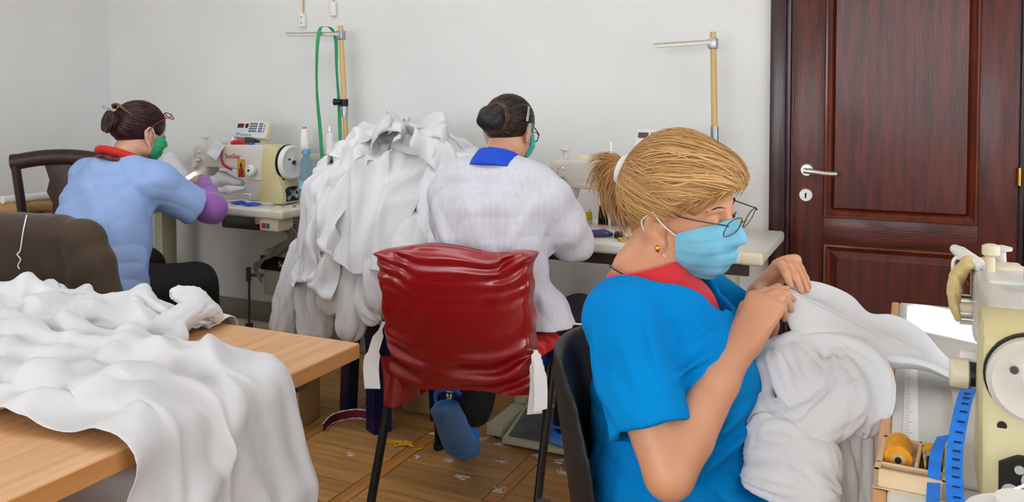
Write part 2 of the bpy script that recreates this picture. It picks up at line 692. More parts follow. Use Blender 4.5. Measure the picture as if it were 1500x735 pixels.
    def plane(s, c, n, k=0.001):
        """cut away everything on the side n points to"""
        c, n = A3(*c), A3(*n)
        n = n / np.linalg.norm(n)
        return s._add(lambda p: -((p - c) @ n), c, (9, 9, 9), k, True)

    def disp(s, fn, c=(0, 0, 0), r=(9, 9, 9)):
        return s._add(fn, c, r, 0, 'disp')

    def tf(s, other, c, R):
        """add another SDF's ops, placed by centre c and rotation R (local to world)"""
        c = A3(*c)
        Rm = np.array(R, np.float32)
        q = float(abs(np.linalg.det(Rm)) ** (1 / 3))
        for fn, oc, orr, k, sub in other.ops:
            s.ops.append(((lambda p, fn=fn: fn(((p - c) @ Rm) / (q * q)) * q), (Rm @ oc + c), np.full(3, float(np.linalg.norm(orr)) * q, np.float32), k, sub))
        return s

    def ev(s, P, band=0.03):
        P = np.ascontiguousarray(P, np.float32)
        d = np.full(len(P), 0.5, np.float32)
        for fn, c, r, k, sub in s.ops:
            m = np.nonzero((np.abs(P - c) < (r + band + k)).all(1))[0] if r[0] < 8 else np.arange(len(P))
            if len(m) == 0:
                continue
            a, b = d[m], fn(P[m]).astype(np.float32)
            if sub == 'disp':
                d[m] = a + b
            elif sub:
                b = -b
                h = np.clip(0.5 + 0.5 * (a - b) / max(k, 1e-5), 0, 1)
                d[m] = b + (a - b) * h + k * h * (1 - h)
            else:
                h = np.clip(0.5 + 0.5 * (b - a) / max(k, 1e-5), 0, 1)
                d[m] = b + (a - b) * h - k * h * (1 - h)
        return d

    def mesh(s, lo, hi, vox):
        lo, hi = np.array(lo, np.float32), np.array(hi, np.float32)
        B = 4
        n = np.maximum(((hi - lo) / (vox * B)).astype(int) + 1, 2)
        gx = [lo[i] + (np.arange(n[i]) + 0.5) * vox * B for i in range(3)]
        C = np.stack(np.meshgrid(*gx, indexing='ij'), -1).reshape(-1, 3)
        dc = s.ev(C, 0.09).reshape(n)
        act = np.abs(dc) < vox * B * 1.35
        off = (np.stack(np.meshgrid(*[np.arange(B)] * 3, indexing='ij'), -1).reshape(-1, 3)).astype(np.int32)
        blk = np.argwhere(act).astype(np.int32)
        idx = (blk[:, None, :] * B + off[None]).reshape(-1, 3)
        vol = np.repeat(np.repeat(np.repeat(np.where(dc > 0, 1.0, -1.0).astype(np.float32), B, 0), B, 1), B, 2)
        vol[idx[:, 0], idx[:, 1], idx[:, 2]] = s.ev(lo + (idx + 0.5).astype(np.float32) * vox, 0.03)
        return nets(vol, lo + 0.5 * vox, vox)


def nets(vol, lo, vox):
    S = vol < 0
    c = np.zeros(tuple(np.array(S.shape) - 1), np.int8)
    for i in (0, 1):
        for j in (0, 1):
            for k in (0, 1):
                c += S[i:S.shape[0] - 1 + i, j:S.shape[1] - 1 + j, k:S.shape[2] - 1 + k]
    cells = np.argwhere((c > 0) & (c < 8)).astype(np.int32)
    ids = np.full(c.shape, -1, np.int32)
    ids[cells[:, 0], cells[:, 1], cells[:, 2]] = np.arange(len(cells))
    acc = np.zeros((len(cells), 3), np.float32)
    cnt = np.zeros(len(cells), np.float32)
    x, y, z = cells.T
    cor = {(i, j, k): vol[x + i, y + j, z + k] for i in (0, 1) for j in (0, 1) for k in (0, 1)}
    for a in cor:
        for ax in range(3):
            if a[ax]:
                continue
            b = list(a); b[ax] = 1; b = tuple(b)
            va, vb = cor[a], cor[b]
            m = (va < 0) != (vb < 0)
            t = np.where(m, va / np.where(m, va - vb, 1), 0)
            pt = np.tile(np.array(a, np.float32), (len(cells), 1))
            pt[:, ax] = t
            acc += pt * m[:, None]
            cnt += m
    V = lo + (cells + acc / np.maximum(cnt, 1)[:, None]) * vox
    F = []
    for ax in range(3):
        sl0 = [slice(None)] * 3; sl1 = [slice(None)] * 3
        sl0[ax] = slice(0, -1); sl1[ax] = slice(1, None)
        e = np.argwhere(S[tuple(sl0)] != S[tuple(sl1)])
        o1, o2 = (ax + 1) % 3, (ax + 2) % 3
        ok = (e[:, o1] > 0) & (e[:, o2] > 0) & (e[:, o1] < S.shape[o1] - 1) & (e[:, o2] < S.shape[o2] - 1)
        e = e[ok]
        qs = []
        for d1, d2 in ((1, 1), (0, 1), (0, 0), (1, 0)):
            q = e.copy(); q[:, o1] -= d1; q[:, o2] -= d2
            qs.append(ids[q[:, 0], q[:, 1], q[:, 2]])
        q = np.stack(qs, 1)
        fl = S[tuple(e.T)]
        q[~fl] = q[~fl][:, ::-1]
        F.append(q)
    F = np.concatenate(F)
    return V, F[(F >= 0).all(1)]


def sines(p, dirs, amp):
    """smooth warped sine folds"""
    d = np.zeros(len(p), np.float32)
    for (kx, ky, kz, ph, w) in dirs:
        d += w * np.sin(p[:, 0] * kx + p[:, 1] * ky + p[:, 2] * kz + ph + 1.3 * np.sin(p[:, 2] * 9 + p[:, 0] * 7 + ph * 2) + 0.9 * np.sin(p[:, 1] * 11 + ph))
    return d * amp


def crease(p, dirs, amp):
    """cloth relief: rounded crests, sharp valleys"""
    d = np.zeros(len(p), np.float32)
    for (kx, ky, kz, ph, w) in dirs:
        s = np.sin(p[:, 0] * kx + p[:, 1] * ky + p[:, 2] * kz + ph + 1.6 * np.sin(p[:, 2] * 13 + p[:, 0] * 9 + ph * 2) + 1.2 * np.sin(p[:, 1] * 15 - p[:, 2] * 6 + ph))
        d -= w * (np.sqrt(np.abs(s)) - .6)
    return d * amp


_F, _CY = 1260.0, 140 + 1260.0 * math.tan(rad(2))
_fw = np.array((-math.sin(rad(25)) * math.cos(rad(2)), math.cos(rad(25)) * math.cos(rad(2)), -math.sin(rad(2))))
_rt = np.array((math.cos(rad(25)), math.sin(rad(25)), 0))
_up = np.cross(_rt, _fw)


def at(x, y, Y):
    """point of the photograph at world depth Y"""
    d = _fw + (x - 750) / _F * _rt - (y - _CY) / _F * _up
    return np.array((0, 0, 1.32)) + d * (Y / d[1])


def wrinkle(P, amp, seed, n=7, fr=(14, 40), bias=0.0):
    """fold relief along the normals of a draped sheet; bias turns the folds"""
    r = np.random.default_rng(seed)
    nu, nv = P.shape[:2]
    su = np.linalg.norm(np.diff(P, axis=0), axis=-1).mean() * np.arange(nu)[:, None] * np.ones((1, nv))
    sv = np.linalg.norm(np.diff(P, axis=1), axis=-1).mean() * np.arange(nv)[None] * np.ones((nu, 1))
    h = np.zeros((nu, nv))
    for k in range(n):
        a = bias + r.normal(0, .45)
        f = r.uniform(*fr)
        x = su * math.sin(a) + sv * math.cos(a)
        y = su * math.cos(a) - sv * math.sin(a)
        ph = r.uniform(0, 6.28)
        s = np.sin(x * f + ph + 1.5 * np.sin(y * r.uniform(3, 8) + ph * 3) + np.sin(x * 9 + y * 5 + ph))
        env = np.clip(.5 + .8 * np.sin(y * r.uniform(3, 7) + x * r.uniform(2, 6) + ph * 2), 0, 1)
        h += ((1 - np.abs(s)) ** 3.2 + .25 * (1 - np.abs(s))) * env * (20 / f)
    gu, gv = np.gradient(P, axis=0), np.gradient(P, axis=1)
    nr = np.cross(gu, gv)
    nr /= np.linalg.norm(nr, axis=-1, keepdims=True) + 1e-9
    nr *= np.sign(nr[..., 2:3].mean())
    return P + nr * (h * amp)[..., None]


# ------------------------------------------------------------------ cloth drape (position based)


def drape(P, rest, coll, pins=None, steps=120, iters=10, dt=0.016, grav=9.8, th=0.004, fric=0.5, bend=0.12, damp=0.985, layer=None, comp=1.0):
    P = np.array(P, float)
    Vv = np.zeros_like(P)
    nu, nv = P.shape[:2]
    w = np.ones((nu, nv, 1))
    tgt = None
    if pins is not None:
        w[pins] = 0
    gr = []
    for di, dj, st in ((1, 0, 1.0), (0, 1, 1.0), (1, 1, 0.45), (1, -1, 0.45), (2, 0, bend), (0, 2, bend), (4, 0, bend * 0.5), (0, 4, bend * 0.5)):
        a = (slice(0, nu - di), slice(max(0, -dj), nv - max(0, dj)))
        b = (slice(di, nu), slice(max(0, dj), nv + min(0, dj)))
        L = np.linalg.norm(rest[b] - rest[a], axis=-1, keepdims=True)
        gr.append((a, b, L, st * 0.5))
    for s_ in range(steps):
        Vv[..., 2] -= grav * dt
        Vv *= damp
        Q = P + Vv * dt * w
        for it in range(iters):
            for a, b, L, st in gr:
                d = Q[b] - Q[a]
                ln = np.sqrt((d * d).sum(-1, keepdims=True)) + 1e-9
                wa, wb = w[a], w[b]
                e = (ln - L)
                if comp < 1:
                    e = np.where(e < 0, e * comp, e)
                c = d / ln * (e * st / np.maximum(wa + wb, 1e-6))
                Q[a] += c * wa
                Q[b] -= c * wb
            if it % 3 == 2 or it == iters - 1:
                F = Q.reshape(-1, 3)
                P0 = P.reshape(-1, 3)
                wf = w.reshape(-1)
                dist = coll.ev(F)
                m = np.nonzero((dist < th) & (wf > 0))[0]
                if len(m):
                    X = F[m]
                    e = 0.002
                    g = np.zeros_like(X)
                    for sx, sy, sz in ((1, -1, -1), (-1, -1, 1), (-1, 1, -1), (1, 1, 1)):
                        o = np.array((sx, sy, sz), float)
                        g += o * coll.ev(X + o * e)[:, None]
                    g /= np.linalg.norm(g, axis=1, keepdims=True) + 1e-9
                    X2 = X + g * (th - dist[m])[:, None]
                    mv = X2 - P0[m]
                    tn = mv - g * (mv * g).sum(1, keepdims=True)
                    F[m] = X2 - tn * fric
                if layer is not None:
                    h = layer(F[:, 0], F[:, 1]) + th
                    m = (F[:, 2] < h) & (F[:, 2] > h - 0.08) & (wf > 0)
                    F[m, 2] = h[m]
                Q = F.reshape(nu, nv, 3)
        Vv = (Q - P) / dt
        sp = np.linalg.norm(Vv, axis=-1, keepdims=True)
        Vv *= np.minimum(1, 2.5 / (sp + 1e-6))
        P = Q
    return P


def rest_grid(nu, nv, lu, lv):
    u, v = np.meshgrid(np.linspace(0, lu, nu), np.linspace(0, lv, nv), indexing='ij')
    return np.stack([u, v, np.zeros_like(u)], -1)


def hmap(P, lo, hi, n=90):
    """height field of a draped sheet as a layer for the next one"""
    Hh = np.full((n, n), -9.0)
    F = P.reshape(-1, 3)
    i = ((F[:, 0] - lo[0]) / (hi[0] - lo[0]) * (n - 1)).astype(int)
    j = ((F[:, 1] - lo[1]) / (hi[1] - lo[1]) * (n - 1)).astype(int)
    ok = (i >= 0) & (j >= 0) & (i < n) & (j < n)
    np.maximum.at(Hh, (i[ok], j[ok]), F[ok, 2])
    for _ in range(2):
        pad = np.pad(Hh, 1, constant_values=-9)
        Hh = np.maximum(Hh, np.max([pad[a:a + n, b:b + n] for a in range(3) for b in range(3)], 0) - 0.004)

    def f(x, y):
        ii = np.clip(((x - lo[0]) / (hi[0] - lo[0]) * (n - 1)).astype(int), 0, n - 1)
        jj = np.clip(((y - lo[1]) / (hi[1] - lo[1]) * (n - 1)).astype(int), 0, n - 1)
        return Hh[ii, jj]
    return f


def cloth_obj(name, P, mat, parent=None, th=0.003, sub=1, world=False):
    m = MB()
    m.grid(P)
    o = m.build(name, mat, parent, 180, world)
    so = o.modifiers.new('thickness', 'SOLIDIFY')
    so.thickness = th
    so.offset = 0
    if sub:
        md = o.modifiers.new('subdivision', 'SUBSURF')
        md.levels = md.render_levels = sub
    return o

# ================================================================== THE ROOM
WY, LX, RX, BY, CZ = 3.65, -4.352, 2.05, -4.0, 2.70


def structure(name, mb, mat, parent=None, smooth=0):
    o = mb.build(name, mat, parent, smooth)
    if parent is None:
        o['kind'] = 'structure'
    return o


structure('wall_back', MB().bx(LX - .1, -0.531, WY, WY + .1, 0, CZ).bx(0.437, RX + .1, WY, WY + .1, 0, CZ).bx(-0.531, 0.437, WY, WY + .1, 2.13, CZ).bx(-0.531, 0.437, WY + .07, WY + .1, 0, 2.13), 'wall_paint')
structure('wall_left', MB().bx(LX - .1, LX, BY - .1, WY, 0, CZ), 'wall_paint')
# right wall with a small opening, sized so the sun lights only a table patch
oy0, oy1, oz0, oz1 = 1.06, 1.40, 1.60, 1.93
structure('wall_right', MB().bx(RX, RX + .1, BY - .1, oy0, 0, CZ).bx(RX, RX + .1, oy1, WY, 0, CZ).bx(RX, RX + .1, oy0, oy1, 0, oz0).bx(RX, RX + .1, oy0, oy1, oz1, CZ), 'wall_paint')
structure('window_1', MB().bx(RX - .02, RX, oy0 - .05, oy0, oz0 - .05, oz1 + .05).bx(RX - .02, RX, oy1, oy1 + .05, oz0 - .05, oz1 + .05).bx(RX - .02, RX, oy0, oy1, oz0 - .05, oz0).bx(RX - .02, RX, oy0, oy1, oz1, oz1 + .05), 'window_frame')
def win_frame(name, w, h, n, mtx):
    m = MB().bx(-w / 2 - .06, w / 2 + .06, 0, .03, -h / 2 - .06, -h / 2).bx(-w / 2 - .06, w / 2 + .06, 0, .03, h / 2, h / 2 + .06)
    for i in range(n + 1):
        x = -w / 2 + w * i / n
        m.bx(x - .03, x + .03, 0, .03, -h / 2, h / 2)
    m.v = [tuple(mtx @ Vector(p)) for p in m.v]
    structure(name, m, 'window_frame')


win_frame('window_2', 4.4, 1.7, 4, Matrix.Translation((-1.2, BY, 1.7)))  # both frames added around the unseen area lights, on solid wall
win_frame('window_3', 2.6, 1.5, 3, Matrix.Translation((RX, 1.5, 1.62)) @ Matrix.Rotation(rad(90), 4, 'Z'))
structure('wall_rear', MB().bx(LX, RX, BY - .1, BY, 0, CZ), 'wall_paint')
structure('ceiling', MB().bx(LX - .1, RX + .1, BY - .1, WY + .1, CZ, CZ + .1), 'ceiling_paint')

# floor: base, then every plank of the ladder parquet; the near field singly, the rest joined
floor = structure('floor', MB().bx(LX - .1, RX + .1, BY - .1, WY + .1, -.12, -.012), 'floor_gap')
PER, STW, PW = 0.447, 0.056, 0.0775
rng = random.Random(5)


def plank_mesh(lx, ly, mt):
    m = MB().box((0, 0, -0.006), (lx - .0042, ly - .0042, 0.012), bev=0.0012, seg=1)
    o = m.build('plank', mt, floor, 0)
    return o


proto_l = plank_mesh(PER - STW, PW, 'parquet')
proto_s = plank_mesh(PW * 5, STW, 'parquet_strip')
used = {'l': False, 's': False}
rest_v = MB()


def put_plank(kind, x, y, rz, near):
    if not near:
        lx, ly = ((PER - STW, PW) if kind == 'l' else (PW * 5, STW))
        if rz:
            lx, ly = ly, lx
        rest_v.box((x, y, -0.006), (lx - .0016, ly - .0016, 0.012))
        return
    p = proto_l if kind == 'l' else proto_s
    if used[kind]:
        c = p.copy()
        COL.objects.link(c)
        p = c
    used[kind] = True
    p.location = (x, y, rng.uniform(-0.0007, 0.0004))
    p.rotation_euler = (rng.uniform(-.004, .004), 0, rz + rng.choice((0, math.pi)))


x0 = -1.706
for n in range(-6, 9):
    xs = x0 + n * PER
    if xs > RX or xs < LX - .5:
        continue
    cxp = xs + STW + (PER - STW) / 2
    for r in range(-23, 100):
        y = WY - .02 - PW * (r + .5)
        if y < BY:
            break
        if r < 0:
            continue
        near = (-2.7 < cxp < -0.1 and 2.05 < y)
        put_plank('l', cxp, y, 0, near)
    for r in range(0, 19):
        y = WY - .02 - PW * 5 * (r + .5)
        near = (-2.4 < xs < 0 and 2.0 < y)
        put_plank('s', xs + STW / 2, y, math.pi / 2, near)
rest_v.build('plank_field', 'parquet', floor, 0, kind='stuff')

structure('baseboard_back', MB().bx(LX, -0.531, WY - .018, WY, 0, .20, bev=.004), 'baseboard_paint')
structure('baseboard_left', MB().bx(LX, LX + .018, BY, WY - .018, 0, .20, bev=.004), 'baseboard_paint')

# door
door = bpy.data.objects.new('door_1', None)
COL.objects.link(door)
door.location = (-0.047, WY, 0)
tag(door, 'dark mahogany panelled door with satin lever handle in the back wall', None, None, 'structure')
ox = 0.047
MB().bx(-.531 + ox, -.468 + ox, -.025, .07, 0, 2.13, bev=.006).bx(.374 + ox, .437 + ox, -.025, .07, 0, 2.13, bev=.006).bx(-.531 + ox, .437 + ox, -.025, .07, 2.067, 2.13, bev=.006).bx(-.468 + ox, -.455 + ox, .01, .07, 0, 2.067).bx(.361 + ox, .374 + ox, .01, .07, 0, 2.067).build('door_frame', 'door_frame', door)
U = (-.321 + ox, .226 + ox)
MB().bx(-.449 + ox, U[0], .0, .042, .005, 2.052, bev=.002).build('stile', 'door_wood', door)
MB().bx(U[1], .354 + ox, .0, .042, .005, 2.052, bev=.002).build('stile', 'door_wood', door)
for z0, z1 in ((.005, .16), (.727, .832), (1.92, 2.052)):
    MB().bx(U[0], U[1], .0, .042, z0, z1, bev=.001).build('rail', 'door_wood_cross', door)


def moulding(x0, x1, z0, z1):
    m = MB()
    prof = [(0, -.001), (.004, -.011), (.010, -.012), (.016, -.004), (.024, .002), (.034, .012)]   # inward, depth
    V = []
    for (a, d) in prof:
        V += [(x0 + a, d, z0 + a), (x1 - a, d, z0 + a), (x1 - a, d, z1 - a), (x0 + a, d, z1 - a)]
    F = []
    for i in range(len(prof) - 1):
        for j in range(4):
            F.append((i * 4 + j, i * 4 + (j + 1) % 4, (i + 1) * 4 + (j + 1) % 4, (i + 1) * 4 + j))
    m.add(V, F)
    m.build('panel_moulding', 'door_mould', door, 20)


def field(x0, x1, z0, z1, bevw):
    V, F = [], []
    for (a, d) in ((0, .012), (.002, .008), (bevw, -.003), (bevw + .002, -.0035)):
        V += [(x0 + a, d, z0 + a), (x1 - a, d, z0 + a), (x1 - a, d, z1 - a), (x0 + a, d, z1 - a)]
    for i in range(3):
        for j in range(4):
            F.append((i * 4 + j, i * 4 + (j + 1) % 4, (i + 1) * 4 + (j + 1) % 4, (i + 1) * 4 + j))
    F.append((12, 13, 14, 15))
    MB().add(V, F).build('panel', 'door_wood', door, 0)


moulding(U[0], U[1], .832, 1.92)
field(U[0] + .034, U[1] - .034, .866, 1.886, .006)
moulding(U[0], U[1], .16, .727)
field(U[0] + .022, U[1] - .022, .182, .705, .03)
hd = MB().lathe([(.0, -.012), (.022, -.012), (.026, -.008), (.027, 0)][::-1], (-.386 + ox, 0, 1.02), 'y').build('handle_rosette', 'satin_steel', door)
MB().cyl((-.386 + ox, -.008, 1.02), (-.386 + ox, -.05, 1.02), .0095).tube(bez([(-.392 + ox, -.05, 1.02), (-.36 + ox, -.053, 1.018), (-.31 + ox, -.05, 1.012), (-.268 + ox, -.046, 1.011)], 12), [.011] * 8 + [.010] * 5, 14).build('handle_lever', 'satin_steel', hd)
es = MB().lathe([(.0, -.006), (.024, -.006), (.027, -.003), (.027, 0)][::-1], (-.389 + ox, 0, .918), 'y').build('keyhole_plate', 'satin_steel', door)
MB().lathe([(.0045, -.0075), (.0045, 0)], (-.389 + ox, 0, .923), 'y', 12).bx(-.392 + ox, -.386 + ox, -.0075, 0, .906, .921).build('keyhole', 'dark', es)
MB().cyl((.358 + ox, -.008, .99), (.358 + ox, -.008, 1.055), .0075, n=14).build('hinge', 'brass', door)

# ================================================================== SEWING MACHINES AND TABLES


def sewing_machine(name, label, loc, rz, wheel='white_plastic', extras=True, hip='olive_beige', text=True, wr=.083):
    t = thing(name, label, 'sewing machine', loc, rz, 'industrial sewing machines')
    MB().bx(-.28, .26, -.09, .09, .0004, .012, bev=.004).build('bed', 'machine_paint', t)
    MB().bx(-.27, -.17, -.03, .03, .012, .0145, bev=.001).build('needle_plate', 'chrome', t)
    # arm and pillar in one casting
    arm = [(-.285, .165), (-.285, .262), (-.272, .278), (.19, .290), (.21, .285), (.21, .012), (.07, .012), (.07, .125), (.055, .150), (.03, .163), (-.16, .168)]
    MB().prism(arm, -.055, .052, 'xz', bev=.012).build('arm', 'machine_paint', t)
    MB().prism([(-.295, .118), (-.295, .268), (-.284, .276), (-.205, .276), (-.198, .17), (-.21, .118)], -.05, .048, 'xz', bev=.01).build('head', 'machine_paint', t)
    MB().bx(-.302, -.292, -.046, .044, .135, .268, bev=.004).build('face_plate', 'machine_light', t)
    MB().bx(-.19, .06, -.0555, -.054, .185, .19).bx(.085, .2, -.062, -.05, .118, .124, bev=.002).build('trim_line', 'machine_light', t)
    MB().cyl((-.255, 0, .118), (-.255, 0, .07), .006).cyl((-.255, 0, .07), (-.255, 0, .02), .0022).bx(-.262, -.235, -.012, .012, .018, .022).cyl((-.235, 0, .118), (-.235, 0, .02), .005).build('needle_bar', 'chrome', t)
    # right cover with the wide hip
    hp = [(.195, .292), (.27, .28), (.288, .255), (.29, .15), (.305, .10), (.318, .05), (.318, .004), (.155, .004), (.16, .06), (.178, .11), (.182, .2)]
    hc = MB().prism(hp, -.07, .066, 'xz', bev=.014).build('side_cover', hip, t)
    MB().prism([(-.045, .018), (-.045, .075), (-.02, .088), (.035, .088), (.04, .018)], .309, .3195, 'yz').build('gear_window', 'dark', hc)
    g = MB()
    for (yy, zz, r) in ((-.03, .035, .012), (.0, .055, .016), (.022, .04, .011), (-.018, .07, .007), (.03, .07, .006)):
        g.cyl((.318, yy, zz), (.324, yy, zz), r, n=12)
    g.cyl((.322, -.03, .035), (.322, .03, .075), .004, n=8).build('gears', 'chrome', hc)
    for yy, zz in ((-.04, .125), (.045, .11)):
        MB().cyl((.288, yy, zz), (.2985, yy, zz), .007, n=12).build('screw', 'dark', hc)
    w = MB().lathe([(.03, .293), (wr - .009, .293), (wr, .300), (wr, .318), (wr - .007, .325), (wr - .017, .321), (.03, .319), (.018, .325), (.0, .325)], (0, 0, .205), 'x', 36).build('handwheel', wheel, t)
    MB().lathe([(wr + .003, .286), (wr + .003, .294), (wr - .013, .294)], (0, 0, .205), 'x', 32).build('belt_ring', 'dark', w)
    MB().cyl((.324, 0, .205), (.333, 0, .205), .011, n=14).build('hub_screw', 'steel_dark', w)
    MB().cyl((.324, -.028, .222), (.328, -.028, .222), .006, n=10).build('wheel_mark', 'steel_dark', w)
    # dial, tension, oil pot
    d = MB().lathe([(.0, -.092), (.022, -.092), (.027, -.086), (.027, -.066), (.02, -.056)][::-1], (.125, 0, .165), 'y', 24).build('stitch_dial', 'white_plastic', t)
    MB().cyl((.125, -.091, .165), (.125, -.097, .165), .006, n=12).build('dial_screw', 'dark', d)
    MB().cyl((-.235, -.05, .20), (-.235, -.078, .20), .016, n=16).cyl((-.235, -.078, .20), (-.235, -.086, .20), .01, n=12).cyl((-.265, -.05, .155), (-.265, -.075, .155), .012, n=12).build('tension_discs', 'chrome', t)
    MB().tube(bez([(-.255, -.07, .215), (-.25, -.075, .245), (-.235, -.068, .25), (-.23, -.06, .235)], 12), .002, 6).build('take_up_lever', 'chrome', t)
    MB().cyl((-.25, 0, .275), (-.25, 0, .31), .011, .009, n=14).lathe([(.004, .308), (.02, .312), (.021, .318), (.006, .322)], (-.25, 0, 0)).build('thread_post', 'machine_light', t)
    MB().bx(-.20, -.13, -.03, .03, .272, .297, bev=.006).build('oil_window', 'beige_plastic', t)
    if text:
        lettering('lettering', 'SunStar', .034, (-.012, -.0567, .228), (rad(90), 0, 0), 'red_print', t)
    return t


def control_panel(loc, rz, label):
    t = thing('control_panel', label, 'control panel', loc, rz, 'stitch control panels')
    R = Matrix.Rotation(rad(-22), 4, 'X')

    def tilt(mb):
        mb.v = [tuple(R @ Vector(p)) for p in mb.v]
        return mb
    tilt(MB().bx(-.105, .105, -.022, .022, 0, .092, bev=.005)).build('housing', 'beige_plastic', t)
    tilt(MB().bx(-.1, .098, -.0235, -.02, .005, .087)).build('face', 'panel_face', t)
    for x0, x1 in ((-.092, -.052), (-.042, -.022)):
        tilt(MB().bx(x0, x1, -.0255, -.022, .052, .074)).build('display', 'display_red', t)
    b0 = tilt(MB().bx(-.006, .006, -.026, -.022, -.004, .004))
    for r in range(4):
        for c in range(6):
            m = MB().bx(-.0045, .0045, -.026, -.022, -.0045, .0045, bev=.001, seg=1)
            xx, zz = -.008 + c * .013 + (.01 if c > 3 else 0), .074 - r * .013
            m.v = [(p[0] + xx, p[1], p[2] + zz) for p in m.v]
            tilt(m).build('button', 'button_dark', t)
    for c in range(6):
        m = MB().lathe([(.0, -.026), (.006, -.026), (.0065, -.022)][::-1], (-.085 + c * .018, 0, .02 if c < 2 else .014), 'y', 12)
        tilt(m).build('button', 'button_blue', t)
    for r in range(3):
        tilt(MB().bx(.08, .09, -.026, -.022, .06 - r * .016, .07 - r * .016)).build('button', 'button_blue', t)
    MB().bx(-.03, .03, -.02, .03, -.018, .012, bev=.003).build('bracket', 'steel_dark', t)
    return t


def sewing_table(label, loc, rz, x0, x1, dep, H, top='laminate', edge='laminate', legs=True, cap=True):
    """front edge at local y=0, depth towards +y; H height of the surface"""
    t = thing('sewing_table', label, 'sewing table', loc, rz, 'industrial sewing tables')
    MB().bx(x0, x1, 0, dep, H - .042, H, bev=.012, seg=3).build('tabletop', top, t)
    if cap:
        MB().bx(x1 - .075, x1 + .002, -.002, .06, H - .043, H + .0012, bev=.012, seg=3).build('corner_cap', 'beige_plastic', t)
    if legs:
        for xx in (x0 + .16, x1 - .16):
            MB().bx(xx - .03, xx + .03, dep * .5 - .05, dep * .5 + .05, .06, H - .09, bev=.006).bx(xx - .02, xx + .02, dep * .5 - .035, dep * .5 + .035, H - .3, H - .045).bx(xx - .03, xx + .03, .03, dep - .03, H - .075, H - .043, bev=.004).build('leg', 'pedal_beige', t)
            MB().bx(xx - .035, xx + .035, -.02, dep + .0, 0.012, .06, bev=.008).build('foot', 'pedal_beige', t)
            for yy in (.02, dep - .05):
                MB().cyl((xx, yy, 0), (xx, yy, .014), .02, n=12).build('foot_pad', 'dark', t)
        MB().bx(x0 + .18, x1 - .18, dep * .5 - .02, dep * .5 + .02, .11, .17, bev=.004).build('crossbar', 'pedal_beige', t)
    return t


H1 = .79
T1R = rad(-1.5)
table1 = sewing_table('cream sewing table on steel legs at the back left, red and green switch below', (-2.62, 3.115, 0), T1R, -1.2, 0.0, .52, H1)
# switch box, motor box, cables and knee rod hang under table 1
sb = MB().bx(-.145, -.035, .015, .12, H1 - .100, H1 - .042, bev=.004).build('switch_box', 'beige_plastic', table1)
MB().bx(-.132, -.11, .010, .02, H1 - .088, H1 - .063, bev=.003).build('stop_button', 'red_button', sb)
MB().bx(-.105, -.085, .010, .02, H1 - .088, H1 - .063, bev=.003).build('start_button', 'green_button', sb)
mb = MB().bx(-.30, .02, .20, .40, .33, .56, bev=.012).build('motor_box', 'motor_beige', table1)
MB().bx(-.31, -.02, .192, .205, .46, .53, bev=.003).build('name_plate', 'dark', mb)
lettering('lettering', 'SunStar', .04, (-.13, .1905, .495), (rad(90), 0, 0), 'machine_light', mb)
MB().lathe([(.0, .0), (.07, .0), (.085, .03), (.085, .1), (.07, .13), (.0, .13)], (-.13, .3, .56), 'z', 24).build('motor', 'motor_beige', table1)
MB().bx(-.42, -.15, .05, .3, H1 - .11, H1 - .043, bev=.006).build('oil_pan', 'steel_dark', table1)
for k in range(4):
    a = k * .012
    MB().tube(bez([(-.07 + a, .1, H1 - .09), (-.08 + a, .14, .62 + a), (-.20, .16, .54 + a), (-.31, .17, .50 - a), (-.335, .18, .46), (-.30, .19, .43 - a)], 30), .0055, 6).build('cable', 'cable_grey', table1)
MB().cyl((-.36, .17, .46), (-.36, .16, .03), .006, n=10).cyl((-.36, .165, .40), (-.36, .165, .47), .012, n=10).bx(-.372, -.348, .15, .18, .15, .19).cyl((-.36, .17, .43), (-.30, .2, .43), .008, n=8).build('pedal_rod', 'steel_dark', table1)

m1 = sewing_machine('sewing_machine', 'beige sewing machine with red lettering and an icon card on its front', (-3.055, 3.345, H1), T1R)
crd = MB().bx(.02, .067, -.0585, -.0555, .125, .215).build('icon_card', 'icon_gold', m1, label='small gold card with a red robed figure')
MB().prism([(.026, .127), (.03, .165), (.038, .178), (.05, .178), (.06, .165), (.064, .127)], -.0592, -.058, 'xz').build('robe', 'icon_red', crd)
MB().prism([(.037, .178), (.036, .192), (.044, .2), (.051, .192), (.05, .178)], -.0592, -.058, 'xz').build('figure_head', 'icon_dark', crd)
MB().bx(.055, .105, -.0585, -.0555, .03, .048, bev=.001).build('maker_plate', 'paper', m1)
lettering('plate_lettering', 'SunStar', .011, (.08, -.0588, .039), (rad(90), 0, 0), 'red_print', m1)
MB().box((-.285, -.075, .118), (.075, .022, .016), rot=(0, rad(-28), rad(0)), bev=.005).build('needle_lamp', 'led_light', m1)
p1 = control_panel((-3.01, 3.36, H1 + .311), T1R, 'beige button panel with red displays on the left sewing machine')

# table 2 behind the woman in white
table2 = sewing_table('cream sewing table in front of the woman in the white coat', (-0.45, 2.945, 0), rad(0), -1.15, 0.0, .55, H1)
MB().bx(-1.10, -.05, .03, .05, H1 - .085, H1 - .042).build('apron', 'dark_wood', table2)
m2 = sewing_machine('sewing_machine', 'pale sewing machine with red lettering beside the blond ponytail', (-1.0, 3.18, H1), 0)
MB().cyl((-.06, 0, .28), (-.06, 0, .35), .0016, n=6).build('thread_pin', 'chrome', m2)
p2 = control_panel((-.865, 3.2, H1 + .311), 0, 'beige button panel half hidden behind the blond ponytail')

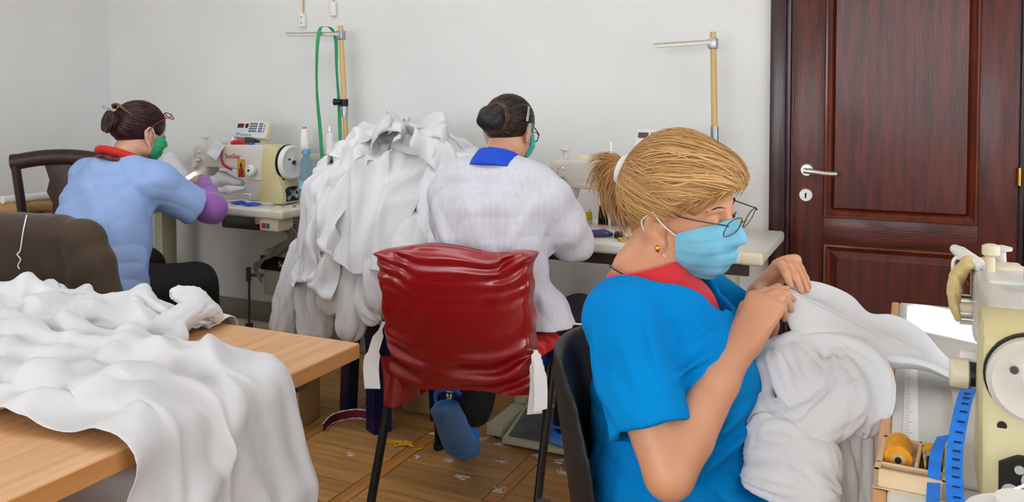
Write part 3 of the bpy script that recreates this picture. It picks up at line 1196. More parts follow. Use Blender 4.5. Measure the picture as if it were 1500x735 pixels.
# table 3 and machine 3, foreground right (operator faces +x)
H3 = .78
table3 = thing('sewing_table', 'white sewing table with wooden front edge in the right foreground', 'sewing table', (-.037, 0, 0), 0, 'industrial sewing tables')
MB().bx(.012, .62, .92, 2.455, H3 - .042, H3, bev=.006, seg=3).build('tabletop', 'laminate_light', table3)
MB().bx(-.006, .0125, .915, 2.46, H3 - .044, H3 - .002, bev=.004).build('front_edge', 'beech', table3)
rl = MB().bx(.03, .052, 1.3, 2.42, H3, H3 + .0006).build('printed_ruler', 'paper', table3)
tk = MB()
for i in range(112):
    y = 1.3 + i * .01
    tk.bx(.031, .031 + (.013 if i % 5 == 0 else .008), y, y + .0012, H3 + .0006, H3 + .0009)
tk.build('ruler_marks', 'cable_grey', rl)
MB().bx(.15, .153, 1.15, 1.75, H3, H3 + .0012).bx(.128, .153, 1.75, 1.753, H3, H3 + .0012).build('bed_gap', 'dark', table3)
for yy in (1.1, 2.28):
    MB().bx(.25, .31, yy - .03, yy + .03, .05, H3 - .042, bev=.005).build('leg', 'pedal_beige', table3)
    MB().bx(.02, .56, yy - .035, yy + .035, 0, .05, bev=.006).build('foot', 'pedal_beige', table3)
m3 = sewing_machine('sewing_machine', 'olive beige sewing machine seen from its handwheel end, right foreground', (.146, 1.537, H3), rad(-90), wheel='machine_paint', text=False, wr=.064)
m3.scale = (.85, .85, .85)
# its lamp, feed knob, oil window, thread guides
lm = MB().tube([(-.30, -.085, .300), (-.27, -.075, .298), (-.19, -.045, .288), (-.175, -.04, .285)], [.010, .0135, .0135, .011], 12).build('lamp_head', 'white_plastic', m3)
MB().cyl((-.175, -.04, .285), (-.10, -.01, .277), .005, n=10).build('lamp_neck', 'chrome', lm)
MB().tube(bez([(-.25, -.045, .275), (-.252, -.085, .288), (-.25, -.088, .245), (-.245, -.078, .205)], 20), .0038, 8).build('finger_guard', 'white_plastic', m3)
MB().cyl((-.10, -.03, .285), (-.10, -.03, .325), .008, n=12).lathe([(.011, .322), (.016, .326), (.016, .342), (.009, .346)], (-.10, -.03, 0)).build('thread_guide', 'beige_plastic', m3)
MB().bx(-.20, -.02, -.04, .04, .27, .292, bev=.008).build('top_cover', 'machine_light', m3)
MB().bx(-.06, .05, .02, .055, .285, .315, bev=.008).build('oil_reservoir', 'bottle_blue', m3)
kb = MB().lathe([(.0, -.108), (.022, -.108), (.025, -.104), (.025, -.080), (.018, -.077), (.018, -.055)][::-1], (.16, 0, .160), 'y', 26).build('feed_knob', 'beige_plastic', m3)
MB().lathe([(.021, -.077), (.021, -.064), (.016, -.064)], (.16, 0, .160), 'y', 22).build('knob_ring', 'dark', kb)
MB().cyl((-.20, -.05, .195), (-.20, -.085, .195), .012, n=14).build('tension_knob', 'beige_plastic', m3)

# ================================================================== TABLE, CHAIRS, STOOLS, BOXES
cut_t = thing('work_table', 'beech work table in the left foreground with white sheets on it', 'table', (-1.15, 1.635, 0), 0)
TH = .75
MB().bx(-1.75, 0.0, -1.25, 0, TH - .036, TH, bev=.004).build('tabletop', 'beech', cut_t)
MB().bx(-.002, .0015, -1.245, -.004, TH - .034, TH - .003).build('edge_band', 'beech_edge', cut_t)
MB().bx(-1.60, -.10, -.10, -.06, TH - .10, TH - .036).build('rail', 'steel_dark', cut_t)
for xx in (-1.6, -.52):
    MB().bx(xx - .02, xx + .02, -1.15, -.16, 0, TH - .036).build('leg', 'dark_wood', cut_t)

# red-covered chair
RC = thing('chair', 'black metal chair with a red satin cover over its back, blue seat', 'chair', (-1.268, 2.325, 0), rad(7))
for s in (-1, 1):
    pts = [(s * .268, -.09, .0), (s * .268, .05, .30), (s * .268, .115, .425), (s * .267, .15, .465), (s * .266, .22, .482), (s * .266, .36, .482), (s * .266, .415, .465), (s * .266, .445, .41), (s * .268, .475, 0)]
    MB().tube(bez(pts, 48), .024, 12, flat=.5, up=(1, 0, 0)).build('leg_frame', 'black_metal', RC, 60)
    for (yy) in (-.09, .475):
        MB().cyl((s * .268, yy, 0.0), (s * .268, yy, .02), .021, n=12).build('foot_cap', 'black_plastic', RC)
    MB().tube(bez([(s * .19, .16, .44), (s * .195, .06, .47), (s * .20, .03, .60), (s * .20, .0, .80)], 18), .011, 8, flat=.6).build('back_support', 'black_metal', RC, 60)
MB().cyl((-.24, .16, .44), (.24, .16, .44), .012).cyl((-.24, .36, .44), (.24, .36, .44), .012).build('crossbar', 'black_metal', RC)
MB().bx(-.235, .235, .03, .455, .425, .485, bev=.024, seg=3).build('seat', 'blue_seat', RC)
# satin cover: closed sleeve over the backrest, gathered by the ties low down
nu, nv = 132, 64
G = np.zeros((nu, nv, 3))
hw, ht = .243, .052
for i in range(nu):
    a = 2 * math.pi * i / nu
    e = .28
    ex = math.copysign(abs(math.cos(a)) ** e, math.cos(a)) * hw
    ey = math.copysign(abs(math.sin(a)) ** e, math.sin(a)) * ht
    for j in range(nv):
        t = j / (nv - 1)
        if t < .86:
            q = t / .86
            z = .425 + (.838 - .425) * q
            sc_ = 1.0
        else:
            q = (t - .86) / .14
            z = .838 + .022 * math.sin(q * math.pi / 2)
            sc_ = math.cos(q * math.pi / 2 * .96)
        x, y = ex * (sc_ ** .35 if t >= .86 else 1), ey * sc_
        w = x / hw
        back = ey < 0
        yc = .045 - (z - .42) * .20
        # bottom hem: lower on the camera side, sagging in the middle
        if t < .5:
            hem = (-.028 * (1 - w * w) if back else .06) * (1 - t / .5) ** 1.5
            z += hem + .012 * math.sin(w * 3 + 1) * (1 - t * 2)
        bulge = -.010 * (1 - w * w) * math.sin(min(1, t * 1.1) * math.pi) if back else 0
        # swags between the two ties
        zs = z - (.515 - .075 * (1 - w * w))
        env = math.exp(-(zs / .075) ** 2)
        sw = .019 * math.sin(zs * 96 + .8 * math.sin(w * 3.1) + 1.1) * env * (0.35 + .65 * abs(math.sin(w * 1.4 + .7)))
        # diagonal slack under the top edge
        zt = .838 - z
        tp = .012 * math.exp(-(zt / .085) ** 2) * math.sin(30 * (w * .5 * math.copysign(1, w) + zt * 5.0) + 1.6 * math.sin(w * 6)) * (.3 + .7 * abs(w))
        tp += .006 * math.exp(-(zt / .16) ** 2) * math.sin(15 * w + zt * 34)
        ties = -.018 * math.exp(-((z - .515) / .02) ** 2) * (abs(w) ** 6)
        ears_ = .016 * math.exp(-(zt / .03) ** 2) * (abs(w) ** 10)
        nx = 1 if abs(ex) > hw * .97 else 0
        yy = yc + y + bulge + ((sw + tp) * (-1 if back else .5)) * (1 if t < .93 else max(0, (1 - t) / .07))
        z += .012 * math.sin(w * 4.2 + 2.2) * math.exp(-(zt / .05) ** 2) + (.012 if w > .7 else 0) * math.exp(-(zt / .04) ** 2)
        G[i, j] = (x + math.copysign(1, x) * (ears_ + ties) * 1.0 + .004 * math.sin(z * 60 + a), yy, z)
G = np.concatenate([G, G[:1]], 0)
cv = MB().grid(G).build('back_cover', 'red_satin', RC, 180)
cv.modifiers.new('subdivision', 'SUBSURF').render_levels = 1


def strip(name, pts, wdir, w, mat, parent, world=False, th=.0015, wig=0.0):
    p = bez(pts, 20)
    o = ribbon(p, wdir, w, th).build(name, mat, parent, 60, world)
    return o


strip('white_tie', [(-.255, -.0, .60), (-.275, -.01, .54), (-.285, -.03, .47), (-.268, -.055, .40)], (.95, .25, 0), [.012] * 5 + [.035] * 6 + [.05] * 10, 'paper', RC)
strip('white_tie', [(.250, .0, .555), (.256, -.012, .53), (.262, -.02, .46), (.258, -.04, .375)], (.85, .5, 0), [.012] * 4 + [.03] * 5 + [.046] * 12, 'paper', RC)
strip('white_tie', [(.252, .0, .55), (.266, -.022, .51), (.276, -.032, .45), (.280, -.05, .392)], (.85, .5, .15), [.012] * 4 + [.028] * 5 + [.040] * 12, 'paper', RC)
# spare corner of the satin hanging below the seat on the left
g = np.zeros((16, 14, 3))
for i in range(16):
    for j in range(14):
        a, b = i / 15, j / 13
        g[i, j] = (-.250 + a * (.105 + .03 * b), -.035 + .10 * a + .020 * math.sin(a * 9 + b * 2), .50 - b * (.165 - .05 * a) - .02 * math.sin(a * 3))
cloth_obj('satin_tail', g, 'red_satin', RC, .002, 1)
cu = SDF().loft([(0, .06, .508), (0, .25, .512), (0, .45, .506)], [(.225, .022), (.235, .028), (.225, .022)], (1, 0, 0), k=.01)
cu.ell((.15, .22, .53), (.09, .16, .03), k=.04)
v, f = cu.mesh((-.28, -.0, .46), (.28, .51, .60), .008)
obj('seat_cushion', v, f, 'red_cushion', RC, 180)

# the blond woman's black chair: slim padded back seen on edge
BC = thing('chair', 'black chair with a slim curved back behind the turquoise tunic', 'chair', (-.47, 1.55, 0), 0)
bk = SDF()
bk.loft([(-.06, 0, .43), (-.082, 0, .56), (-.105, 0, .70), (-.122, 0, .80), (-.13, 0, .845)], [(.022, .19), (.026, .215), (.024, .22), (.022, .20), (.016, .15)], (1, 0, 0), k=.02)
bk.disp(lambda p: -.9 * (p[:, 1] ** 2) * .0)
v, f = bk.mesh((-.24, -.26, .38), (-.0, .26, .90), .007)
v = v.copy(); v[:, 0] += v[:, 1] ** 2 * 2.0
obj('backrest', v, f, 'black_plastic', BC, 180)
MB().bx(-.12, .30, -.23, .23, .40, .455, bev=.022, seg=3).build('seat', 'black_plastic', BC)
for s in (-1, 1):
    MB().tube(bez([(-.10, s * .20, .62), (-.09, s * .215, .45), (-.06, s * .22, .40), (-.20, s * .24, 0)], 24), .013, 8).build('leg', 'black_metal', BC, 60)
    MB().tube(bez([(-.06, s * .22, .40), (.25, s * .22, .40), (.29, s * .22, .36), (.34, s * .23, 0)], 24), .013, 8).build('leg', 'black_metal', BC, 60)

# stool of the woman at the left machine
S1 = thing('swivel_stool', 'grey round swivel stool under the person in pale blue', 'stool', (-3.0, 2.46, 0))
MB().lathe([(.0, .395), (.17, .395), (.235, .415), (.245, .44), (.235, .462), (.0, .47)], n=32).build('seat', 'grey_seat', S1)
MB().cyl((0, 0, .06), (0, 0, .40), .025).build('column', 'black_metal', S1)
for k in range(5):
    a = k * 2 * math.pi / 5 + .3
    MB().tube([(0, 0, .08), (.26 * math.cos(a), .26 * math.sin(a), .05)], [.022, .014], 8).build('foot', 'black_plastic', S1)
    MB().cyl((.26 * math.cos(a), .26 * math.sin(a), 0.0), (.26 * math.cos(a), .26 * math.sin(a), .045), .02, n=12).build('caster', 'black_plastic', S1)

# chair under the corduroy jacket
JC = thing('chair', 'dark chair under the brown corduroy jacket behind the work table', 'chair', (-2.46, 1.98, 0), rad(4))
MB().bx(-.23, .23, -.20, .22, .40, .46, bev=.02, seg=3).build('seat', 'black_plastic', JC)
for s in (-1, 1):
    MB().tube(bez([(s * .12, -.10, .88), (s * .13, -.12, .60), (s * .18, -.16, .42), (s * .2, -.2, 0)], 18), .014, 8).build('back_leg', 'black_metal', JC, 60)
    MB().cyl((s * .21, .19, 0), (s * .21, .19, .42), .014, n=10).build('front_leg', 'black_metal', JC)
MB().bx(-.14, .14, -.125, -.10, .62, .88, bev=.01).build('backrest', 'black_plastic', JC)

# dark wooden chair against the left wall, facing the room
DC = thing('chair', 'old dark wooden chair with a carved splat by the left wall', 'chair', (-3.84, 2.92, 0), rad(30))
# local: y forward, back at y=0
rail = []
for i in range(13):
    t = -1 + i / 6
    rail.append((t * .235, .012 * (1 - t * t), .985 + .030 * (1 - t * t) + (.006 if abs(t) > .95 else 0)))
MB().tube(rail, [.026] * 13, 10, flat=1.5).build('top_rail', 'dark_wood', DC, 60)
m = MB()
for s in (-1, 1):
    MB().tube(bez([(s * .215, .0, .985), (s * .20, .03, .74), (s * .19, .07, .46), (s * .19, .03, 0)], 20), [.022] * 21, 8).build('back_post', 'dark_wood', DC, 60)
    MB().tube([(s * .20, .44, .44), (s * .20, .45, 0)], [.024, .017], 8).build('front_leg', 'dark_wood', DC, 60)
MB().prism([(-.05, .48), (.05, .48), (.055, .70), (.045, .78), (.075, .84), (.06, .90), (.085, .985), (-.085, .985), (-.06, .90), (-.075, .84), (-.045, .78), (-.055, .70)], .012, .032, 'xz', bev=.003).build('splat', 'dark_wood', DC)
MB().bx(-.21, .21, .03, .46, .43, .47, bev=.012).build('seat', 'dark_wood', DC)

# blue plastic stool under the heap
BS = thing('stool', 'dark blue plastic stool under the heap of white garments', 'stool', (-1.94, 2.99, 0), rad(-30))
MB().prism([(-.16, -.13), (-.13, -.16), (.13, -.16), (.16, -.13), (.16, .13), (.13, .16), (-.13, .16), (-.16, .13)], .42, .45, 'xy', bev=.008).build('seat', 'stool_blue', BS)
for sx in (-1, 1):
    for sy in (-1, 1):
        V = []
        for (h, o, w) in ((.43, .155, .105), (.30, .157, .080), (.0, .165, .075)):
            cx_, cy_ = sx * o, sy * o
            V += [(cx_, cy_, h), (cx_ - sx * w, cy_, h), (cx_ - sx * w, cy_ - sy * .012, h), (cx_ - sx * .012, cy_ - sy * .012, h), (cx_ - sx * .012, cy_ - sy * w, h), (cx_, cy_ - sy * w, h)]
        F = []
        for r in range(2):
            for k in range(6):
                F.append((r * 6 + k, r * 6 + (k + 1) % 6, (r + 1) * 6 + (k + 1) % 6, (r + 1) * 6 + k))
        F += [(0, 1, 2, 3, 4, 5), (12, 13, 14, 15, 16, 17)]
        MB().add(V, F).build('leg', 'stool_blue', BS)
for s in (-1, 1):
    MB().prism([(-.15, .43), (.15, .43), (.12, .38), (-.12, .38)], s * .152 - .004, s * .152 + .004, 'xz').build('apron', 'stool_blue', BS)
    MB().prism([(-.15, .43), (.15, .43), (.12, .38), (-.12, .38)], s * .152 - .004, s * .152 + .004, 'yz').build('apron', 'stool_blue', BS)


def carton(name, label, loc, rz, d, mat, cat='box'):
    t = thing(name, label, cat, loc, rz)
    x, y, z = d[0] / 2, d[1] / 2, d[2]
    MB().bx(-x, x, -y, y, 0, z, bev=.003, seg=1).build('carton_body', mat, t)
    MB().bx(-x, x, -y, -.002, z, z + .003).build('flap', mat, t)
    MB().bx(-x, x, .002, y, z, z + .003).build('flap', mat, t)
    return t


carton('cardboard_box', 'tall brown cardboard box standing behind the corner of the work table', (-2.32, 2.735, 0), rad(8), (.28, .17, .29), 'cardboard')
carton('white_carton', 'plain white carton between the work table and the brown box', (-2.28, 2.52, 0), rad(4), (.16, .10, .27), 'paper')
wb = carton('cardboard_box', 'small cardboard box with a white printed strip under the middle table', (-1.80, 3.13, 0), rad(4), (.26, .17, .27), 'cardboard')
stp = MB().bx(.05, .1295, -.0868, -.0852, .002, .268).build('printed_strip', 'paper', wb)
lettering('strip_lettering', 'HOME', .06, (.086, -.0872, .165), (rad(90), rad(90), 0), 'dark', stp)
fl = MB()
for k, (zz, xx) in enumerate(((.075, .078), (.06, .098), (.04, .08), (.022, .1), (.012, .075))):
    for q in range(5):
        a = q * 1.2566 + k
        fl.ball((xx + .007 * math.cos(a), -.0865, zz + .007 * math.sin(a)), (.0045, .0012, .0045), 6, 4)
    MB()
fl.build('printed_flowers', 'dark', stp, 0, kind='stuff')

# treadle under table 2
PD = thing('foot_pedal', 'beige treadle with grey rubber plate under the middle sewing table', 'pedal', (-1.25, 3.06, 0), 0)
R = Matrix.Rotation(rad(9), 4, 'X')


def tlt(mb):
    mb.v = [tuple(R @ Vector(p) + Vector((0, 0, .055))) for p in mb.v]
    return mb


tlt(MB().prism([(-.135, -.185), (.185, -.185), (.16, .185), (-.16, .185)], -.016, .008, 'xy', bev=.006)).build('pedal_plate', 'pedal_beige', PD)
tlt(MB().prism([(-.115, -.165), (.163, -.165), (.142, .165), (-.142, .165)], .008, .012, 'xy')).build('rubber_mat', 'pedal_rubber', PD)
MB().bx(-.20, .32, -.02, .03, 0, .035, bev=.006).bx(-.2, -.165, -.06, .2, 0, .04, bev=.006).build('base_bar', 'pedal_beige', PD)
# low shelf by the left wall with a paper bag and a roll on it
LS = thing('side_table', 'low side table by the left wall under the paper roll and bag', 'table', (-4.16, 2.95, 0), 0)
MB().bx(-.18, .10, -.40, .33, .69, .715, bev=.004).build('shelf_board', 'beech', LS)
for sx in (-.15, .07):
    for sy in (-.37, .30):
        MB().bx(sx - .018, sx + .018, sy - .018, sy + .018, 0, .69).build('leg', 'dark_wood', LS)
bag = SDF().boxp((-4.15, 2.99, .743), (.10, .16, .026), R=frame((1, .1, 0), (0, .05, 1)), rnd=.02).disp(lambda p: sines(p, [(60, 40, 80, 0, 1), (-70, 90, 60, 2, 1)], .003))
v, f = bag.mesh((-4.30, 2.80, .70), (-4.0, 3.18, .80), .006)
tag(obj('paper_bag', v, f, 'kraft', None, 40), 'brown paper bag lying behind the dark wooden chair', 'bag')
tag(MB().cyl((-4.17, 2.84, .793), (-4.12, 3.22, .793), .021, n=18).build('paper_roll', 'paper'), 'white paper roll lying on the brown paper bag by the wall', 'paper roll')

# ================================================================== PEOPLE
HO = np.array((-.012, 0, .02))          # centre used for radial work on a head


def head_sdf(face=True):
    S = SDF()
    S.ell((-.014, 0, .024), (.096, .076, .084), k=.001)
    S.ell((.026, 0, -.036), (.064, .060, .076), k=.03)
    S.ell((.058, 0, -.088), (.028, .032, .022), k=.025)
    for s in (-1, 1):
        S.ell((.050, .036 * s, -.034), (.032, .026, .03), k=.02)
        S.ell((.012, .050 * s, -.062), (.04, .014, .026), k=.025)
    S.ell((.070, 0, .026), (.022, .048, .013), k=.015)
    if face:
        for s in (-1, 1):
            S.ell((.094, .031 * s, .004), (.016, .020, .013), k=.012, sub=True)
            S.ell((.074, .031 * s, .002), (.0135, .0155, .0125), k=.004)
        S.cone((.086, 0, .010), (.108, 0, -.030), .008, .0115, k=.012)
        for s in (-1, 1):
            S.ell((.097, .012 * s, -.034), (.012, .008, .009), k=.006)
        S.ell((.087, 0, -.063), (.014, .024, .007), k=.006)
        S.ell((.085, 0, -.074), (.014, .021, .007), k=.006)
    for s in (-1, 1):
        E_ = frame((1, -.38 * s, 0), (-.22, .10 * s, 1))
        S.ell((-.012, .082 * s, -.010), (.021, .0095, .034), k=.004, R=E_)
        S.ell((-.007, .0925 * s, -.006), (.0125, .0085, .021), k=.003, sub=True, R=E_)
        S.ell((.000, .082 * s, -.012), (.005, .005, .007), k=.003)
        S.ell((-.004, .080 * s, -.040), (.011, .007, .011), k=.006)
    return S


def limb(S, pts, rs, k=.02):
    S.chain(pts, rs, k)


def hand(S, wrist, knuckle_c, side_v, back_v, tips, thumb_tip, k=.006, sc=1.0):
    """palm from wrist to knuckles; side_v towards the thumb; back_v out of the back of the hand;
    tips: four finger tips index..little; every finger its own chain with two bends"""
    w, kc = np.array(wrist, float), np.array(knuckle_c, float)
    sv, bv = np.array(side_v, float), np.array(back_v, float)
    d = (kc - w); L = np.linalg.norm(d); d /= L
    sv -= d * sv.dot(d); sv /= np.linalg.norm(sv)
    bv -= d * bv.dot(d) + sv * bv.dot(sv); bv /= np.linalg.norm(bv)
    S.cone(w, w + d * L * .35, .0235 * sc, .025 * sc, k=.015, flat=.8, fax=bv)
    for off, r in ((.024, .0125), (.008, .0130), (-.009, .0125), (-.025, .0115)):
        S.cone(w + d * L * .15 + sv * off * .6 * sc, kc + sv * off * sc - bv * abs(off) * .12, .0155 * sc, r * sc, k=.012)
    for i, (off, r) in enumerate(((.026, .0088), (.009, .0090), (-.009, .0086), (-.025, .0076))):
        b = kc + sv * off * sc
        t = np.array(tips[i], float)
        ln = np.linalg.norm(t - b)
        full = (.078, .086, .080, .064)[i] * sc
        bulge = math.sqrt(max(full * full - ln * ln, 0)) * .62 + .004
        mid = (b + t) / 2 + (bv * .75 + d * .65) * bulge
        p1 = b * .30 + mid * .66 + t * .04
        q = [(1 - s) ** 2 * b + 2 * s * (1 - s) * mid + s * s * t for s in (0, .42, .74, 1)]
        S.chain(q, [r * sc * 1.08, r * sc, r * sc * .9, r * sc * .74], k=.0035)
    b = w + d * L * .28 + sv * .020 * sc - bv * .008 * sc
    t = np.array(thumb_tip, float)
    m1 = b * .55 + t * .45 + sv * .020 * sc
    m2 = b * .22 + t * .78 + sv * .010 * sc
    S.chain([b, m1, m2, t], [.0165 * sc, .0115 * sc, .0105 * sc, .0082 * sc], k=.006)


def radial(S, dirs, r0=.26):
    """distance from HO to the surface of a local SDF along directions"""
    r = np.full(len(dirs), r0)
    for _ in range(40):
        r -= np.clip(S.ev(HO + dirs * r[:, None], .2), -.02, .05) * .8
    return np.maximum(r, .03)


def unit(v):
    v = np.asarray(v, float)
    return v / (np.linalg.norm(v, axis=-1, keepdims=True) + 1e-12)


def hair_locks(mb, tint, S, starts, ends, rng, seg=12, w=(.003, .006), lift=(0, .005), base=.5, bow=.0, flat=.45, wav=.004, tend=1.0):
    """locks that run over the hair surface S from the hairline to the gathering point (local frame)"""
    n = len(starts)
    s_, e_ = unit(starts), unit(ends)
    t = np.linspace(0, tend, seg)
    om = np.arccos(np.clip((s_ * e_).sum(1), -1, 1))[:, None, None] + 1e-6
    D = np.sin((1 - t)[None, :, None] * om) / np.sin(om) * s_[:, None] + np.sin(t[None, :, None] * om) / np.sin(om) * e_[:, None]
    ax = unit(np.cross(s_, e_))[:, None]
    ph = rng.random((n, 1, 1)) * 6.28
    D = unit(D + ax * (np.sin(t[None, :, None] * 3.14) * (rng.random((n, 1, 1)) - .5) * .16 + np.sin(t[None, :, None] * 9 + ph) * wav * 4))
    r = radial(S, D.reshape(-1, 3)).reshape(n, seg)
    lf = lift[0] + (lift[1] - lift[0]) * rng.random((n, 1))
    Pp = HO + D * (r + lf * np.sin(np.pi * np.clip(t[None] * .92 + .06, 0, 1)) + bow * np.sin(np.pi * t[None]))[..., None]
    for i in range(n):
        ww = w[0] + (w[1] - w[0]) * rng.random()
        rs = ww * np.clip(np.sin(np.pi * np.clip(t / tend * .86 + .10, 0, 1)), .25, 1)
        n0 = mb.n
        mb.tube(Pp[i], rs, 5, True, flat, up=tuple(D[i, 0]))
        tint.extend([float(np.clip(base + (rng.random() - .5) * .75, 0, 1))] * (mb.n - n0))


def free_locks(mb, tint, paths, rng, n, spread, w=(.002, .004), base=.5, flat=.5, end=.2):
    for i in range(n):
        p = np.array(paths[rng.integers(len(paths))], float)
        j = (rng.random(3) - .5)
        k = len(p)
        f = np.linspace(.25, 1, k)[:, None]
        p = p + j * spread * f + (rng.random((k, 3)) - .5) * spread * .15
        c = bez(p, 16)
        ww = w[0] + (w[1] - w[0]) * rng.random()
        n0 = mb.n
        mb.tube(c, np.linspace(ww, ww * end, len(c)), 5, True, flat)
        tint.extend([float(np.clip(base + (rng.random() - .5) * .8, 0, 1))] * (mb.n - n0))


def hair_object(mb, tint, c, R, mat, person, shell=None, shell_tint=.35):
    V = np.array(mb.v, float).reshape(-1, 3)
    F = [tuple(f) for f in mb.f]
    if shell is not None:
        sv, sf = shell
        F = F + [tuple(int(i) + len(V) for i in f) for f in sf]
        V = np.concatenate([V, sv])
        tint = list(tint) + [shell_tint] * len(sv)
    Wd = V @ np.array(R).T + np.array(c)
    o = obj('hair', Wd.tolist(), F, mat, person, 180, True)
    a = o.data.attributes.new('tint', 'FLOAT', 'POINT')
    a.data.foreach_set('value', np.array(tint, np.float32))
    return o


def loc2w(c, R, P):
    return np.asarray(P, float) @ np.array(R).T + np.array(c)


def face_mask(c, R, person, mat, loopmat='paper', pleats=3, ears=True, name='face_mask', wide=1.18):
    S = head_sdf(True)
    nu, nv = 41, 29
    U_, V_ = np.meshgrid(np.linspace(-1, 1, nu), np.linspace(0, 1, nv), indexing='ij')
    az = U_ * wide
    z = (.006 - .026 * U_ ** 2) * (1 - V_) + (-.116 + .034 * U_ ** 2) * V_
    o = np.array((-.005, 0, 0))
    r = np.full(U_.shape, .25)
    dx, dy = np.cos(az), np.sin(az)
    for _ in range(40):
        P = np.stack([o[0] + dx * r, o[1] + dy * r, z], -1)
        r -= np.clip(S.ev(P.reshape(-1, 3), .2).reshape(r.shape), -.02, .05) * .8
    for _ in range(14):                     # taut cloth: bridge the hollows
        q = np.pad(r, 1, mode='edge')
        av = (q[:-2, 1:-1] + q[2:, 1:-1] + q[1:-1, :-2] + q[1:-1, 2:]) / 4
        r = np.maximum(r, av)
    r = r + .0035 + .004 * np.cos(U_ * 1.5) * np.sin(np.pi * V_)
    sw = (V_ * (pleats + 1)) % 1.0
    r += np.where((V_ > .12) & (V_ < .9), .0026 * sw * np.cos(U_ * 1.2), 0)
    P = np.stack([o[0] + dx * r, o[1] + dy * r, z], -1)
    m = MB().grid(loc2w(c, R, P), .0014)
    mo = m.build(name, mat, person, 60, True)
    if ears:
        for s, i in ((1, nu - 1), (-1, 0)):
            lp = MB()
            for v, end in ((1, (-.012, .091 * s, .020)), (nv - 2, (-.018, .089 * s, -.036))):
                a = P[i, v]
                mid = (a + np.array(end)) / 2 + np.array((0, .006 * s, 0))
                lp.tube(loc2w(c, R, bez([a, mid, end], 10)), .0019, 6, flat=.7)
            lp.tube(loc2w(c, R, bez([(-.012, .091 * s, .020), (-.036, .090 * s, -.004), (-.018, .089 * s, -.036)], 8)), .0019, 6, flat=.7)
            lp.build('ear_loop', loopmat, mo, 60, True)
    return mo, P


def spectacles(c, R, person, mat, pitch=0.0, centre=(.104, 0, -.004), arms=True, rw=.025, rh=.018, lens=True, wire=.0011):
    """two rims, bridge, temple arms to the ears (head frame)"""
    cr = np.array(centre, float)
    cp, sp = math.cos(pitch), math.sin(pitch)

    def L_(x, y, z):                        # glasses frame -> head frame, pitched about y
        return cr + np.array((x * cp + z * sp, y, -x * sp + z * cp))
    m = MB()
    gl = MB()
    for s in (-1, 1):
        ring = []
        for j in range(28):
            a = 2 * math.pi * j / 28
            e = .72
            px_, pz = math.copysign(abs(math.cos(a)) ** e, math.cos(a)) * rw, math.copysign(abs(math.sin(a)) ** e, math.sin(a)) * rh
            ring.append(L_(-abs(px_ + rw) * .12, s * (.034 + px_ * 1.0), pz))
        W_ = loc2w(c, R, ring)
        m.tube(W_, wire, 6, closed=True)
        gl.add(list(W_), [tuple(range(28))])
    m.tube(loc2w(c, R, bez([L_(.0, -.009, .004), L_(.004, 0, .008), L_(.0, .009, .004)], 8)), wire, 6)
    for s in (-1, 1):
        h = L_(-.006, s * .060, .010)
        m.tube(loc2w(c, R, [L_(-.003, s * .058, .009), h]), wire * 1.5, 6)
        if arms:
            m.tube(loc2w(c, R, bez([h, (h + np.array((-.008, .079 * s, .018))) / 2 + np.array((0, .006 * s, 0)), (-.008, .080 * s, .018), (-.026, .082 * s, -.004)], 14)), wire * 1.15, 6)
    g = m.build('spectacles', mat, person, 60, True)
    if lens:
        gl.build('lens', 'lens_glass', g, 0, True)
    return g


# ------------------------------------------------------------------ the blond woman in the right foreground
W3 = thing('person', 'blond person in a turquoise tunic and blue face mask sewing at right', 'person', (-.42, 1.54, 0), 0)
HC3 = np.array((-.388, 1.593, 1.104))
R3 = frame((.968, -.25, -.10), (.15, -.20, .97))
h2w3 = lambda p: loc2w(HC3, R3, p)
B = SDF()
B.tf(head_sdf(), HC3, R3)
nk = h2w3((-.030, 0, -.055))
B.cone(nk, (-.452, 1.555, .985), .056, .062, k=.03)
B.loft([(-.40, 1.55, .58), (-.40, 1.55, .80), (-.44, 1.55, .93)], [(.10, .12), (.10, .11), (.055, .10)], (1, 0, 0), k=.02)
# right arm (near), left arm
SR, ER, WR = (-.452, 1.415, .935), (-.345, 1.335, .715), (-.264, 1.490, .886)
B.chain([SR, (-.40, 1.362, .82), ER], [.040, .040, .040], k=.01)
B.chain([ER, (-.325, 1.375, .765), (-.288, 1.442, .84), WR], [.040, .042, .033, .0245], k=.008)
SL, EL, WL = (-.42, 1.715, .945), (-.30, 1.845, .79), (-.272, 1.765, .925)
B.chain([SL, (-.355, 1.79, .86), EL], [.05, .048, .044], k=.02)
B.chain([EL, (-.285, 1.82, .85), WL], [.042, .038, .025], k=.02)
PIN = np.array((-.209, 1.640, .962))
hand(B, WR, (-.232, 1.560, .955), (-.55, .5, .55), (-.15, -.80, .45),
     [PIN + (.004, -.008, .004), PIN + (.016, -.016, -.012), PIN + (.014, -.026, -.030), PIN + (.004, -.034, -.046)], PIN + (-.012, .0, .004))
hand(B, WL, (-.218, 1.715, 1.000), (-.25, -.9, .2), (.12, -.25, .95),
     [PIN + (.008, .014, .006), PIN + (.026, .022, -.004), PIN + (.034, .040, -.006), PIN + (.036, .060, -.002)], PIN + (-.008, .018, -.006))
# lower body
for yy in (1.46, 1.65):
    B.chain([(-.42, yy, .53), (-.02, yy - .0, .52), (.02, yy, .46), (.0, yy, .10)], [.09, .065, .055, .04], k=.03)
v, f = B.mesh((-.62, 1.24, .05), (.10, 1.95, 1.28), .0034)
obj('body', v, f, 'skin', W3, 180, True)

